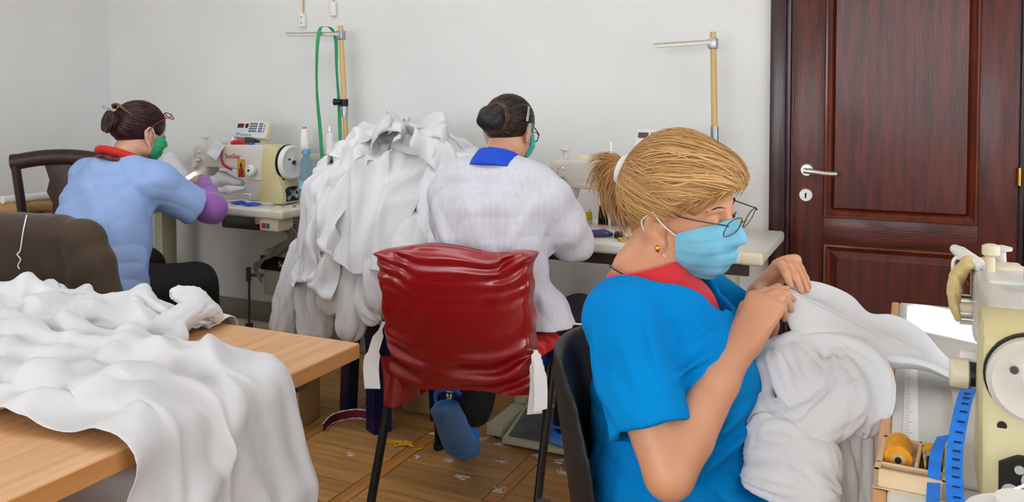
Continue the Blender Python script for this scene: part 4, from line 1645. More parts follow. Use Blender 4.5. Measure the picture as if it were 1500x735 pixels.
# turquoise tunic
T = SDF()
T.loft([(-.40, 1.55, .47), (-.40, 1.55, .60), (-.395, 1.55, .72), (-.395, 1.55, .84), (-.42, 1.55, .91), (-.45, 1.55, .985)],
       [(.160, .195), (.152, .175), (.145, .155), (.145, .145), (.118, .140), (.070, .085)], (1, 0, 0), k=.02)
for s in (-1, 1):
    T.ell((-.318, 1.55 + .06 * s, .80), (.075, .065, .085), k=.05)
T.cone((-.455, 1.48, .972), (-.455, 1.43, .940), .050, .060, k=.03)
T.cone((-.452, 1.425, .930), (-.378, 1.350, .775), .070, .068, k=.02, cut=(0, 1))
T.cone((-.44, 1.63, .972), (-.42, 1.70, .94), .050, .062, k=.03)
T.cone((-.42, 1.70, .940), (-.312, 1.825, .835), .068, .062, k=.025, cut=(0, 1))
T.loft([(-.40, 1.55, .545), (-.22, 1.55, .555), (-.085, 1.55, .545)], [(.20, .10), (.19, .09), (.18, .06)], (0, 1, 0), k=.05)


FL3 = [((948, 450), (988, 545), .011, .011), ((922, 478), (972, 585), .013, .009), ((1000, 505), (1066, 468), .012, .012), ((992, 548), (1045, 520), .010, .010),
       ((900, 560), (958, 612), .013, .008), ((880, 462), (892, 570), .014, .007), ((1036, 655), (1112, 600), .013, .013), ((1020, 705), (1115, 640), .014, .013),
       ((950, 680), (1010, 742), .014, .011), ((1062, 472), (1095, 436), .012, .010), ((935, 640), (985, 690), .012, .010), ((1060, 735), (1120, 690), .014, .010)]
FL3 = [(A3(*at(*a, 1.40)), A3(*at(*b, 1.40)), w_ * .75, h_) for a, b, w_, h_ in FL3]


def folds3(p):
    d = sines(p, [(10, 26, 46, 0.3, 1), (-30, 18, 30, 2.0, .8), (55, -12, 22, 4.1, .6)], .0022) + crease(p, [(26, 20, 34, .5, 1), (-34, 30, 22, 2.4, .8)], .004)
    d *= np.clip((.945 - p[:, 2]) / .05, 0, 1)
    near = p[:, 1] < 1.53
    for a, b_, w_, h_ in FL3:                # pull lines on the near side of the tunic
        ba = b_ - a
        ba = ba * A3(1, 0, 1)
        h = np.clip(((p - a) @ ba) / ba.dot(ba), 0, 1)
        q = (p - a) * A3(1, .12, 1) - h[:, None] * ba
        dd = (q * q).sum(1)
        d -= near * h_ * (np.exp(-dd / (w_ * w_)) - .42 * np.exp(-((np.sqrt(dd) - 1.7 * w_) / w_) ** 2)) * np.sin(np.pi * np.clip(h * .9 + .06, 0, 1))
    return d


T.disp(folds3)
# arm holes and neckline
T.cone((-.393, 1.365, .806), (-.350, 1.322, .716), .053, .056, k=.004, sub=True)
T.cone((-.345, 1.80, .875), (-.29, 1.86, .81), .053, .053, k=.004, sub=True)
T.cone((-.485, 1.548, 1.075), (-.275, 1.555, .880), .148, .004, k=.010, sub=True)

v, f = T.mesh((-.66, 1.24, .44), (-.02, 1.95, 1.07), .0042)
tun = obj('tunic', v, f, 'scrub_blue', W3, 180, True)
# hem seams of sleeve, button
MB().lathe([(.0, .004), (.0062, .004), (.0075, .002), (.0075, 0)][::-1], (0, 0, 0), 'z', 16).build('button', 'maroon_ribbon', tun, 60)
_b = [o for o in tun.children][-1]
_b.location = Vector((-.252, 1.535, .872)) - Vector(W3.location)
_b.rotation_euler = (rad(40), rad(70), 0)
# red jumper in the neckline
J = SDF()
J.loft([(-.42, 1.55, .80), (-.415, 1.55, .90), (-.44, 1.55, .965), (-.452, 1.545, 1.004)], [(.10, .10), (.106, .124), (.080, .097), (.062, .068)], (1, 0, 0), k=.02, cut=(0, 0))
J.plane((-.45, 1.55, 1.004), (-.25, 0, 1))
v, f = J.mesh((-.60, 1.36, .78), (-.26, 1.74, 1.08), .004)
obj('jumper', v, f, 'red_knit', W3, 180, True)
# trousers
Q = SDF()
for yy in (1.46, 1.65):
    Q.chain([(-.42, yy, .54), (-.02, yy, .53), (.02, yy, .46), (.0, yy, .12)], [.095, .075, .068, .055], k=.03)
v, f = Q.mesh((-.54, 1.34, .06), (.12, 1.78, .66), .008)
obj('trousers', v, f, 'black_trousers', W3, 180, True)
for yy in (1.46, 1.65):
    K = SDF().ell((.06, yy, .035), (.12, .045, .035), k=.01).ell((.02, yy, .06), (.06, .04, .05), k=.03).plane((0, 0, 0.002), (0, 0, -1))
    v, f = K.mesh((-.1, yy - .07, -.01), (.22, yy + .07, .13), .007)
    obj('shoe', v, f, 'black_plastic', W3, 180, True)

# hair: puffed crown, gathered in a ponytail
HS = SDF()
HS.ell((-.014, 0, .042), (.106, .092, .104), k=.001)
HS.ell((.058, 0, .072), (.062, .070, .048), k=.03)
HS.ell((-.072, 0, .030), (.045, .062, .066), k=.03)
HS.ell((-.07, 0, -.045), (.028, .046, .035), k=.03)
HC_ = SDF()
HC_.ops = list(HS.ops)
# cut the face and ears free
HC_.ell((.105, 0, -.045), (.090, .092, .106), k=.008, sub=True)
for s in (-1, 1):
    HC_.ell((.035, .085 * s, -.042), (.070, .044, .074), k=.008, sub=True)
    HC_.ell((-.012, .090 * s, -.026), (.032, .030, .044), k=.008, sub=True)
HC_.plane((0, 0, -.075), (-.2, 0, -1))
shell = HC_.mesh((-.17, -.13, -.12), (.15, .13, .18), .0042)
rg = np.random.default_rng(11)
mb, tint = MB(), []
EL3 = np.array((-.116, -.004, .060))     # elastic
ed = EL3 - HO
for nn, wd, lf, bs_ in ((520, (.0010, .0030), (0, .004), .50), (420, (.0007, .0016), (.002, .008), .66)):
    st, en = [], []
    for i in range(nn):                      # hairline over the forehead and temples
        a = rg.uniform(-1, 1)
        az_, el_ = a * 1.50, .45 - .80 * abs(a) ** 1.7 + rg.uniform(-.07, .32)
        st.append((math.cos(az_) * math.cos(el_), math.sin(az_) * math.cos(el_), math.sin(el_)))
        en.append(ed + (rg.random(3) - .5) * .03)
    for i in range(nn // 3):                 # nape and behind the ears, swept up
        a = rg.choice((-1, 1)) * rg.uniform(1.75, 2.9)
        el_ = rg.uniform(-.62, -.35)
        st.append((math.cos(a) * math.cos(el_), math.sin(a) * math.cos(el_), math.sin(el_)))
        en.append(ed + (rg.random(3) - .5) * .03)
    hair_locks(mb, tint, HS, st, en, rg, seg=13, w=wd, lift=lf, base=bs_)
st, en = [], []
for i in range(420):                     # fringe swept up, over and to the side, puffed
    a = rg.uniform(-1, 1)
    az_, el_ = a * .95, .36 + rg.uniform(-.02, .32) - .12 * abs(a)
    st.append((math.cos(az_) * math.cos(el_), math.sin(az_) * math.cos(el_), math.sin(el_)))
    az2 = az_ * 1.3 - .35 + rg.uniform(-.35, .35)
    en.append((-math.cos(az2) * .6, math.sin(az2), .35))
hair_locks(mb, tint, HS, st, en, rg, seg=12, w=(.0008, .0026), lift=(.001, .011), base=.74, tend=.85, wav=.006)
ctr = EL3
pt = [[ctr + (0, 0, 0), ctr + (-.034, -.002, .016), ctr + (-.060, -.004, .012), ctr + (-.078, -.006, -.002)],
      [ctr + (0, 0, 0), ctr + (-.034, -.004, .010), ctr + (-.062, -.008, -.010), ctr + (-.066, -.01, -.04)],
      [ctr + (0, 0, 0), ctr + (-.030, -.008, .002), ctr + (-.050, -.014, -.036), ctr + (-.034, -.018, -.076)],
      [ctr + (0, 0, -.004), ctr + (-.018, -.010, -.014), ctr + (-.030, -.018, -.056), ctr + (-.008, -.022, -.100)],
      [ctr + (0, 0, -.004), ctr + (-.004, -.012, -.034), ctr + (-.006, -.020, -.070), ctr + (.014, -.026, -.104)]]
free_locks(mb, tint, pt, rg, 620, .040, (.0007, .0024), .5)
for i in range(110):                     # wisps along the fringe
    az_ = rg.uniform(-.9, .9)
    el_ = .40 - .25 * az_ * az_ + rg.uniform(-.04, .10)
    d = np.array((math.cos(az_) * math.cos(el_), math.sin(az_) * math.cos(el_), math.sin(el_)))
    r0 = float(radial(HS, d[None])[0])
    p0 = HO + d * (r0 - .004)
    sd_ = np.array((rg.uniform(-.4, .1), rg.uniform(-1, .3), rg.uniform(-.2, .5)))
    n0 = mb.n
    mb.tube(bez([p0 - np.array((.012, 0, -.010)), p0 + d * .004, p0 + d * .005 + sd_ * .012 - np.array((0, 0, .006)), p0 + d * .001 + sd_ * .024 - np.array((.004, 0, .016))], 9), [.0012, .0014, .0013, .0012, .001, .0009, .0008, .0006, .0005, .0003][:10], 4)
    tint.extend([float(rg.uniform(.4, 1))] * (mb.n - n0))
hr = hair_object(mb, tint, HC3, R3, 'hair_blond', W3, shell, .35)
MB().tube(h2w3([EL3 + np.array((-.012 + .006 * math.sin(a), math.cos(a) * .022, math.sin(a) * .024)) for a in np.linspace(0, 6.283, 19)[:-1]]), .0085, 8, closed=True).build('hair_elastic', 'white_plastic', hr, 60, True)
mo, MP = face_mask(HC3, R3, W3, 'mask_blue')
sp = spectacles(HC3, R3, W3, 'steel_dark', pitch=.35, centre=(.119, 0, .000))
# brows, lashes, eyes
for s in (-1, 1):
    br = MB()
    br.tube(h2w3(bez([(.0905, .014 * s, .026), (.086, .032 * s, .031), (.071, .050 * s, .024)], 10)), [.0022] * 3 + [.003] * 5 + [.0015] * 3, 6, flat=.5)
    br.build('eyebrow', 'hairnet', W3, 60, True)
for s in (-1, 1):
    la = MB()
    la.tube(h2w3(bez([(.0865, .017 * s, -.001), (.0885, .031 * s, -.0035), (.079, .046 * s, -.001)], 10)), .0014, 6)
    la.build('eyelash', 'dark', W3, 60, True)
MB().ball(h2w3((-.002, -.0895, -.048)), (.0042, .0042, .0075)).build('earring', 'gold', W3, 60, True)
MB().tube(bez([(-.517, 1.545, 1.000), (-.49, 1.488, 1.005), (-.43, 1.474, .985), (-.37, 1.50, .962), (-.345, 1.55, .955), (-.37, 1.60, .962), (-.43, 1.62, .985), (-.49, 1.60, 1.005), (-.517, 1.545, 1.000)], 48), .0016, 6).build('neck_cord', 'dark', W3, 60, True)
MB().box(h2w3((-.086, -.072, .02)), (.003, .003, .055), rot=(rad(10), rad(-8), 0)).build('hair_pin', 'dark', W3, 0, True)

# ------------------------------------------------------------------ the woman in the white coat, seen from behind
W2 = thing('person', 'dark-haired person in a white coat with blue collar, seated with back turned', 'person', (-1.27, 2.52, 0), 0)
HC2 = np.array((-1.272, 2.715, 1.202))
R2 = frame((.10, .96, -.26), (.03, .25, .96))
h2w2 = lambda p: loc2w(HC2, R2, p)
B = SDF().tf(head_sdf(), HC2, R2)
B.cone(h2w2((-.030, 0, -.05)), (-1.265, 2.60, 1.075), .050, .056, k=.03)
B.loft([(-1.265, 2.48, .60), (-1.265, 2.52, .85), (-1.265, 2.56, 1.0)], [(.15, .10), (.15, .10), (.13, .07)], (1, 0, 0), k=.04)
B.chain([(-1.10, 2.605, .98), (-1.05, 2.70, .86), (-1.15, 2.93, .87)], [.035, .035, .026], k=.02)
B.chain([(-1.43, 2.605, .98), (-1.48, 2.70, .86), (-1.33, 2.93, .87)], [.035, .035, .026], k=.02)
for s, w_ in ((1, (-1.15, 2.93, .87)), (-1, (-1.33, 2.93, .87))):
    w_ = np.array(w_)
    kc = w_ + (-.02 * s, .078, -.02)
    tp = [kc + (-(.026 - .017 * i) * s, .055 - .004 * i, -.035) for i in range(4)]
    hand(B, w_, kc, (-s, 0, 0), (0, .2, 1), tp, kc + (-.04 * s, .02, -.035))
v, f = B.mesh((-1.6, 2.36, .5), (-.98, 3.10, 1.34), .0042)
obj('body', v, f, 'skin_pale', W2, 180, True)
T = SDF()
T.loft([(-1.25, 2.565, .47), (-1.255, 2.55, .60), (-1.262, 2.535, .78), (-1.265, 2.545, .93), (-1.265, 2.57, 1.01), (-1.265, 2.595, 1.075)],
       [(.205, .145), (.195, .14), (.19, .135), (.195, .125), (.155, .095), (.075, .065)], (1, 0, 0), k=.03)
for s in (1, -1):
    sx = lambda x: -1.265 + s * x
    T.chain([(sx(.05), 2.60, 1.065), (sx(.13), 2.595, 1.03), (sx(.185), 2.60, .97)], [.045, .066, .074], k=.05)
    T.chain([(sx(.185), 2.60, .97), (sx(.213), 2.65, .89), (sx(.225), 2.705, .83)], [.074, .074, .070], k=.03)
    T.cone((sx(.222), 2.71, .835), (sx(.14), 2.88, .865), .068, .048, k=.03, cut=(0, 1))
T.cone((-1.08, 2.58, .60), (-1.035, 2.56, .515), .08, .075, k=.05)
T.cone((-1.265, 2.62, 1.12), (-1.265, 2.60, 1.065), .062, .058, k=.004, sub=True)


def folds2(p):
    d = sines(p, [(38, 10, 10, .3, 1), (-22, 14, 26, 2, .8), (14, 30, -24, 4, .7)], .003) + crease(p, [(34, 12, 14, .5, 1), (-20, 24, 26, 2.4, .8)], .0030)
    for a, b_, w_, h_ in (((-1.09, 2.50, .97), (-1.17, 2.38, .80), .02, .010), ((-1.08, 2.55, .90), (-1.12, 2.40, .70), .02, .010),
                          ((-1.44, 2.50, .95), (-1.36, 2.39, .82), .02, .009), ((-1.06, 2.60, .92), (-1.02, 2.68, .80), .016, .008),
                          ((-1.10, 2.60, .85), (-1.06, 2.63, .74), .018, .010), ((-1.045, 2.46, .76), (-1.06, 2.52, .60), .018, .010),
                          ((-1.265, 2.40, .95), (-1.265, 2.32, .70), .03, .006)):
        a, b_ = A3(*a), A3(*b_)
        ba = b_ - a
        h = np.clip(((p - a) @ ba) / ba.dot(ba), 0, 1)
        q = p - a - h[:, None] * ba
        d -= h_ * np.exp(-(q * q).sum(1) / (w_ * w_))
    return d


T.disp(folds2)
T.plane((-1.2, 2.5, .572), (.0, .1, -1))
v, f = T.mesh((-1.62, 2.22, .44), (-.90, 2.94, 1.13), .0052)
coat = obj('coat', v, f, 'coat_white', W2, 180, True)
Cc = SDF().loft([(-1.265, 2.585, 1.062), (-1.265, 2.612, 1.122)], [(.108, .092), (.074, .070)], (1, 0, 0), k=.01, cut=(1, 1))
Cc.loft([(-1.265, 2.58, 1.03), (-1.265, 2.618, 1.15)], [(.098, .08), (.058, .056)], (1, 0, 0), k=.004, sub=True)
v, f = Cc.mesh((-1.40, 2.46, 1.02), (-1.13, 2.74, 1.16), .003)
obj('collar', v, f, 'collar_blue', coat, 180, True)
Q = SDF()
for s, kn, an in ((1, (-1.06, 2.84, .53), (-1.11, 2.92, .12)), (-1, (-1.42, 2.82, .53), (-1.40, 2.67, .225))):
    Q.chain([(-1.25 + .09 * s, 2.56, .56), kn, an], [.085, .080, .076], k=.03, cut=(0, 0))
Q.ell((-1.25, 2.56, .57), (.17, .12, .05), k=.03)
Q.disp(lambda p: sines(p, [(30, 20, 40, .3, 1), (-40, 10, 30, 2, .7)], .0022))
v, f = Q.mesh((-1.56, 2.25, .05), (-.94, 3.02, .68), .007)
tr = obj('trousers', v, f, 'black_trousers', W2, 180, True)
MB().tube(bez([(-1.005, 2.52, .60), (-.965, 2.64, .57), (-.975, 2.76, .55), (-.985, 2.86, .52)], 14), .003, 6).build('piping', 'paper', tr, 60, True)


def clog(person, loc, fwd, upv, lab):
    """rubber clog: sole plate, upper with strap; local x forward, z up, heel at -x"""
    R = frame(fwd, upv) * 1.18
    ft = SDF()
    ft.loft([(-.105, 0, .020), (-.04, 0, .020), (.03, .004, .020), (.09, .004, .021), (.125, .0, .022)], [(.046, .019), (.050, .019), (.054, .019), (.058, .019), (.042, .016)], (0, 1, 0), k=.02)
    v, f = ft.mesh((-.16, -.07, -.01), (.18, .07, .06), .004)
    so = obj('clog_sole', v @ R.T + np.array(loc), f, 'clog_sole', person, 180, True)
    up_ = SDF()
    up_.ell((.055, 0, .045), (.085, .050, .046), k=.02)
    up_.loft([(-.105, 0, .035), (-.03, 0, .038), (.06, 0, .035)], [(.038, .016), (.043, .018), (.05, .02)], (0, 1, 0), k=.02)
    up_.ell((-.04, 0, .075), (.085, .034, .052), k=.008, sub=True)
    up_.plane((0, 0, .024), (0, 0, -1))
    v, f = up_.mesh((-.16, -.07, .0), (.18, .07, .12), .0035)
    uo = obj('clog_upper', v @ R.T + np.array(loc), f, 'clog_blue', person, 180, True)
    st_ = MB().tube([np.array(p) @ R.T + np.array(loc) for p in bez([(.02, .046, .058), (-.05, .046, .072), (-.115, .03, .072), (-.13, 0, .072), (-.115, -.03, .072), (-.05, -.046, .072), (.02, -.046, .058)], 30)], .009, 8, flat=.35)
    so2 = st_.build('clog_strap', 'clog_blue', uo, 60, True)
    for s in (-1, 1):
        MB().ball(np.array((.02, .047 * s, .058)) @ R.T + np.array(loc), .006, 10, 6).build('rivet', 'dark', uo, 60, True)
    return uo


clog(W2, (-1.432, 2.600, .132), (.0, .58, -.80), (-.30, .72, .52), '')
clog(W2, (-1.12, 2.965, .058), (.10, .985, .02), (0, .05, 1), '')
# dark hair with a netted bun
HS2 = SDF().ell((-.014, 0, .028), (.104, .083, .092), k=.001).ell((-.07, 0, .0), (.04, .055, .05), k=.03)
HC2s = SDF()
HC2s.ops = list(HS2.ops)
HC2s.ell((.10, 0, -.05), (.075, .085, .098), k=.01, sub=True)
for s in (-1, 1):
    HC2s.ell((.025, .085 * s, -.055), (.062, .036, .06), k=.01, sub=True)
HC2s.plane((-.05, 0, -.06), (-.1, 0, -1))
shell = HC2s.mesh((-.16, -.12, -.1), (.12, .12, .15), .0045)
rg = np.random.default_rng(3)
mb, tint = MB(), []
bun = np.array((-.108, 0, .012))
st, en = [], []
for i in range(300):
    a = rg.uniform(-1, 1)
    az_, el_ = a * 1.9, .55 - .9 * abs(a) ** 1.8 + rg.uniform(-.05, .35)
    st.append((math.cos(az_) * math.cos(el_), math.sin(az_) * math.cos(el_), math.sin(el_)))
    en.append(bun - HO + (rg.random(3) - .5) * .03)
for i in range(70):
    a = rg.choice((-1, 1)) * rg.uniform(2.2, 3.1)
    el_ = rg.uniform(-.62, -.45)
    st.append((math.cos(a) * math.cos(el_), math.sin(a) * math.cos(el_), math.sin(el_)))
    en.append(bun - HO + (rg.random(3) - .5) * .03)
hair_locks(mb, tint, HS2, st, en, rg, seg=11, w=(.0014, .0032), lift=(0, .0022), base=.4, wav=.001)
hr = hair_object(mb, tint, HC2, R2, 'hair_dark', W2, shell, .2)
bs = SDF().ell((-.138, .012, .006), (.030, .036, .040), k=.01).ell((-.128, -.014, .0), (.034, .032, .038), k=.01)
bs.disp(lambda p: sines(p, [(90, 60, 80, 0, 1), (-70, 90, 60, 2, 1)], .002))
v, f = bs.mesh((-.19, -.06, -.06), (-.07, .07, .07), .003)
obj('bun', loc2w(HC2, R2, v), f, 'hair_bun', hr, 180, True)
MB().tube(h2w2([bun + np.array((.004, math.cos(a) * .044, .004 + math.sin(a) * .047)) for a in np.linspace(0, 6.283, 25)[:-1]]), [.012 + .003 * math.sin(i * 2.3) for i in range(24)], 8, closed=True).build('scrunchie', 'hairnet', hr, 60, True)
MB().tube(h2w2([(-.042, -.0875, .072), (-.045, -.091, .045), (-.047, -.0915, .020)]), .0022, 6).tube(h2w2([(-.048, -.0875, .072), (-.051, -.09, .045), (-.053, -.0905, .020)]), .0018, 6).build('hair_clip', 'chrome', hr, 60, True)
face_mask(HC2, R2, W2, 'mask_teal', 'mask_teal')
spectacles(HC2, R2, W2, 'dark', wire=.002)

# ------------------------------------------------------------------ the woman in pale blue at the left machine
W1 = thing('person', 'auburn-haired person in a pale blue tunic and green face mask at the left machine', 'person', (-3.05, 2.58, 0), 0)
HC1 = np.array((-3.085, 2.745, 1.160))
R1 = frame((.20, .94, -.26), (.05, .26, .96)) * 1.07
h2w1 = lambda p: loc2w(HC1, R1, p)
B = SDF().tf(head_sdf(), HC1, R1)
B.cone(h2w1((-.030, 0, -.05)), (-3.09, 2.635, 1.03), .052, .06, k=.03)
B.loft([(-3.08, 2.50, .60), (-3.08, 2.55, .85), (-3.09, 2.60, .96)], [(.15, .10), (.15, .10), (.13, .07)], (1, 0, 0), k=.04)
W1R = np.array((-3.030, 3.05, .915))
B.chain([(-2.90, 2.66, .94), (-2.795, 2.86, .825), W1R], [.045, .04, .026], k=.02)
B.chain([(-3.28, 2.66, .95), (-3.38, 2.82, .845), (-3.28, 3.05, .86)], [.045, .04, .026], k=.02)
kc = W1R + (-.070, .040, .008)
hand(B, W1R, kc, (-.6, -.1, -.3), (.3, .1, .95), [kc + (-.052, .020, -.030), kc + (-.046, .040, -.036), kc + (-.030, .050, -.040), kc + (-.010, .050, -.042)], kc + (-.045, -.012, -.034))
w_ = np.array((-3.28, 3.05, .86)); kc = w_ + (.02, .078, -.02)
hand(B, w_, kc, (1, 0, 0), (0, .2, 1), [kc + ((.026 - .017 * i), .055 - .004 * i, -.035) for i in range(4)], kc + (.04, .02, -.035))
v, f = B.mesh((-3.5, 2.40, .5), (-2.70, 3.26, 1.31), .0046)
obj('body', v, f, 'skin_pale', W1, 180, True)
T = SDF()
T.loft([(-3.02, 2.46, .46), (-3.03, 2.47, .58), (-3.05, 2.50, .74), (-3.08, 2.55, .87), (-3.09, 2.60, .965), (-3.09, 2.63, 1.025)],
       [(.235, .175), (.23, .165), (.225, .155), (.22, .135), (.17, .10), (.082, .072)], (1, 0, 0), k=.03)
T.cone((-2.99, 2.62, .98), (-2.90, 2.65, .95), .066, .088, k=.05)
T.cone((-2.90, 2.65, .945), (-2.825, 2.80, .835), .088, .084, k=.03, cut=(0, 1))
T.cone((-3.18, 2.62, .98), (-3.28, 2.65, .95), .066, .088, k=.05)
T.cone((-3.28, 2.65, .95), (-3.36, 2.80, .86), .09, .085, k=.03, cut=(0, 1))
T.cone((-3.09, 2.66, 1.09), (-3.09, 2.632, 1.02), .068, .064, k=.004, sub=True)


def folds1(p):
    d = sines(p, [(22, 14, 18, .3, 1), (-18, 24, 30, 2, .8), (40, 10, -14, 4, .5)], .0035) + crease(p, [(24, 12, 20, .5, 1), (-20, 24, 22, 2.4, .8)], .0045)
    for a, b_, w_, h_ in (((-2.90, 2.50, .90), (-2.98, 2.38, .68), .024, .012), ((-2.86, 2.60, .84), (-2.92, 2.40, .62), .022, .012),
                          ((-2.86, 2.55, .96), (-2.80, 2.74, .90), .018, .010), ((-2.84, 2.62, 1.0), (-2.76, 2.76, .93), .014, .008),
                          ((-2.82, 2.50, .64), (-2.98, 2.32, .58), .02, .010), ((-3.0, 2.48, .97), (-2.9, 2.53, .86), .02, .008)):
        a, b_ = A3(*a), A3(*b_)
        ba = b_ - a
        h = np.clip(((p - a) @ ba) / ba.dot(ba), 0, 1)
        q = p - a - h[:, None] * ba
        d -= h_ * np.exp(-(q * q).sum(1) / (w_ * w_))
    return d


T.disp(folds1)
T.plane((0, 0, .50), (.25, 0, -1))
v, f = T.mesh((-3.5, 2.22, .43), (-2.68, 2.94, 1.08), .0056)
obj('tunic', v, f, 'scrub_light', W1, 180, True)
T = SDF().chain([(-2.87, 2.70, .90), (-2.795, 2.862, .822), (-2.925, 2.965, .872), W1R + (.034, -.028, -.008)], [.062, .064, .05, .038], k=.02)
T.chain([(-3.30, 2.70, .92), (-3.38, 2.82, .845), (-3.285, 3.035, .86)], [.06, .058, .036], k=.02)
T.disp(lambda p: sines(p, [(60, 50, 40, 1, 1)], .002))
v, f = T.mesh((-3.48, 2.6, .74), (-2.70, 3.10, 1.0), .005)
obj('sleeve', v, f, 'purple_knit', W1, 180, True)
Q = SDF()
Q.chain([(-2.95, 2.50, .52), (-2.83, 2.80, .50), (-2.84, 2.88, .14)], [.115, .088, .07], k=.03)
Q.chain([(-3.14, 2.50, .53), (-3.25, 2.90, .525), (-3.25, 2.92, .14)], [.115, .085, .07], k=.03)
Q.ell((-3.04, 2.46, .52), (.2, .15, .08), k=.05)
Q.disp(lambda p: sines(p, [(30, 20, 40, .3, 1), (-40, 10, 30, 2, .7)], .0022))
v, f = Q.mesh((-3.4, 2.26, .08), (-2.6, 3.04, .68), .008)
obj('trousers', v, f, 'black_trousers', W1, 180, True)
for xx in (-2.84, -3.25):
    K = SDF().ell((xx, 2.95, .04), (.045, .12, .035), k=.01).ell((xx, 2.9, .08), (.045, .06, .06), k=.03).plane((0, 0, 0.002), (0, 0, -1))
    v, f = K.mesh((xx - .07, 2.8, -.01), (xx + .07, 3.1, .16), .008)
    obj('shoe', v, f, 'black_plastic', W1, 180, True)
# scarf at the nape
sc1 = MB().tube(bez([(-3.175, 2.66, 1.055), (-3.155, 2.590, 1.085), (-3.09, 2.565, 1.092), (-3.02, 2.595, 1.072), (-2.988, 2.67, 1.035), (-3.005, 2.73, 1.00)], 28), .024, 10, flat=.75).build('scarf', 'scarf_red', W1, 60, True)
MB().tube(bez([(-3.158, 2.580, 1.058), (-3.09, 2.550, 1.064), (-3.013, 2.578, 1.042), (-2.973, 2.66, 1.005), (-2.992, 2.73, .975)], 24), .015, 8, flat=.7).build('scarf_border', 'scarf_dark', sc1, 60, True)
HS1 = SDF().ell((-.016, 0, .030), (.107, .087, .094), k=.001).ell((-.075, 0, .0), (.045, .06, .055), k=.03)
HC1s = SDF()
HC1s.ops = list(HS1.ops)
HC1s.ell((.105, 0, -.045), (.075, .085, .094), k=.01, sub=True)
for s in (-1, 1):
    HC1s.ell((.03, .088 * s, -.052), (.058, .038, .058), k=.01, sub=True)
HC1s.plane((-.05, 0, -.062), (-.1, 0, -1))
shell = HC1s.mesh((-.17, -.12, -.1), (.13, .12, .16), .0048)
rg = np.random.default_rng(4)
mb, tint = MB(), []
bun = np.array((-.10, 0, .022))
st, en = [], []
for i in range(280):
    a = rg.uniform(-1, 1)
    az_, el_ = a * 1.8, .5 - .85 * abs(a) ** 1.8 + rg.uniform(-.05, .35)
    st.append((math.cos(az_) * math.cos(el_), math.sin(az_) * math.cos(el_), math.sin(el_)))
    en.append(bun - HO + (rg.random(3) - .5) * .03)
for i in range(60):
    a = rg.choice((-1, 1)) * rg.uniform(2.2, 3.1)
    el_ = rg.uniform(-.62, -.45)
    st.append((math.cos(a) * math.cos(el_), math.sin(a) * math.cos(el_), math.sin(el_)))
    en.append(bun - HO + (rg.random(3) - .5) * .03)
hair_locks(mb, tint, HS1, st, en, rg, seg=11, w=(.0016, .0036), lift=(0, .004), base=.45, wav=.002)
# coiled bun
for k in range(60):
    a0 = rg.uniform(0, 6.28)
    rr = rg.uniform(.018, .042)
    pts = [bun + np.array((-.030 + .020 * math.cos(rr * 60 + t * .3), rr * math.cos(a0 + t * .55) , -.014 + rr * 1.05 * math.sin(a0 + t * .55))) for t in range(9)]
    n0 = mb.n
    mb.tube(bez(pts, 16), .0055, 5, flat=.7)
    tint.extend([float(rg.uniform(.1, .7))] * (mb.n - n0))
for k in range(14):
    p0 = bun + (rg.random(3) - .5) * np.array((.03, .06, .05))
    d = unit(np.array((-1, rg.uniform(-.5, .5), rg.uniform(-.1, .9))))
    n0 = mb.n
    mb.tube(bez([p0, p0 + d * .03 + (0, 0, .006), p0 + d * rg.uniform(.04, .075)], 8), .0007, 4)
    tint.extend([.5] * (mb.n - n0))
hr = hair_object(mb, tint, HC1, R1, 'hair_auburn', W1, shell, .25)
cb = SDF().ell((-.128, 0, .012), (.030, .038, .042), k=.01)
v, f = cb.mesh((-.18, -.06, -.05), (-.08, .06, .07), .004)
obj('bun', loc2w(HC1, R1, v), f, 'hair_bun', hr, 180, True)
MB().tube(h2w1(bez([(-.115, .035, .070), (-.128, .015, .082), (-.128, -.015, .082), (-.112, -.042, .066), (-.085, -.062, .05)], 18)), [.008, .010, .012, .013, .014, .014, .014, .014, .013, .013, .012, .012, .011, .010, .009, .008, .006, .005, .004][:19], 8, flat=.45).build('claw_clip', 'tortoise', hr, 60, True)
face_mask(HC1, R1, W1, 'mask_green', 'paper')
spectacles(HC1, R1, W1, 'red_frame', pitch=-1.0, centre=(.088, 0, .092), wire=.0024, arms=False)
MB().tube(h2w1(bez([(.078, -.062, .085), (.03, -.092, .06), (-.012, -.094, .022), (-.024, -.092, -.004)], 12)), .0024, 6).build('spectacle_arm', 'red_frame', W1, 60, True)
MB().tube(h2w1([np.array((.0, -.084, -.052)) + np.array((math.cos(a) * .008, 0, math.sin(a) * .009)) for a in np.linspace(0, 6.283, 13)[:-1]]), .0013, 6, closed=True).build('earring', 'gold', W1, 60, True)
MB().tube([W1R + np.array((math.cos(a) * .020 - .006, math.cos(a) * .018 + .008, math.sin(a) * .030)) for a in np.linspace(0, 6.283, 15)[:-1]], .0028, 6, closed=True).build('hair_tie_bracelet', 'dark', W1, 60, True)

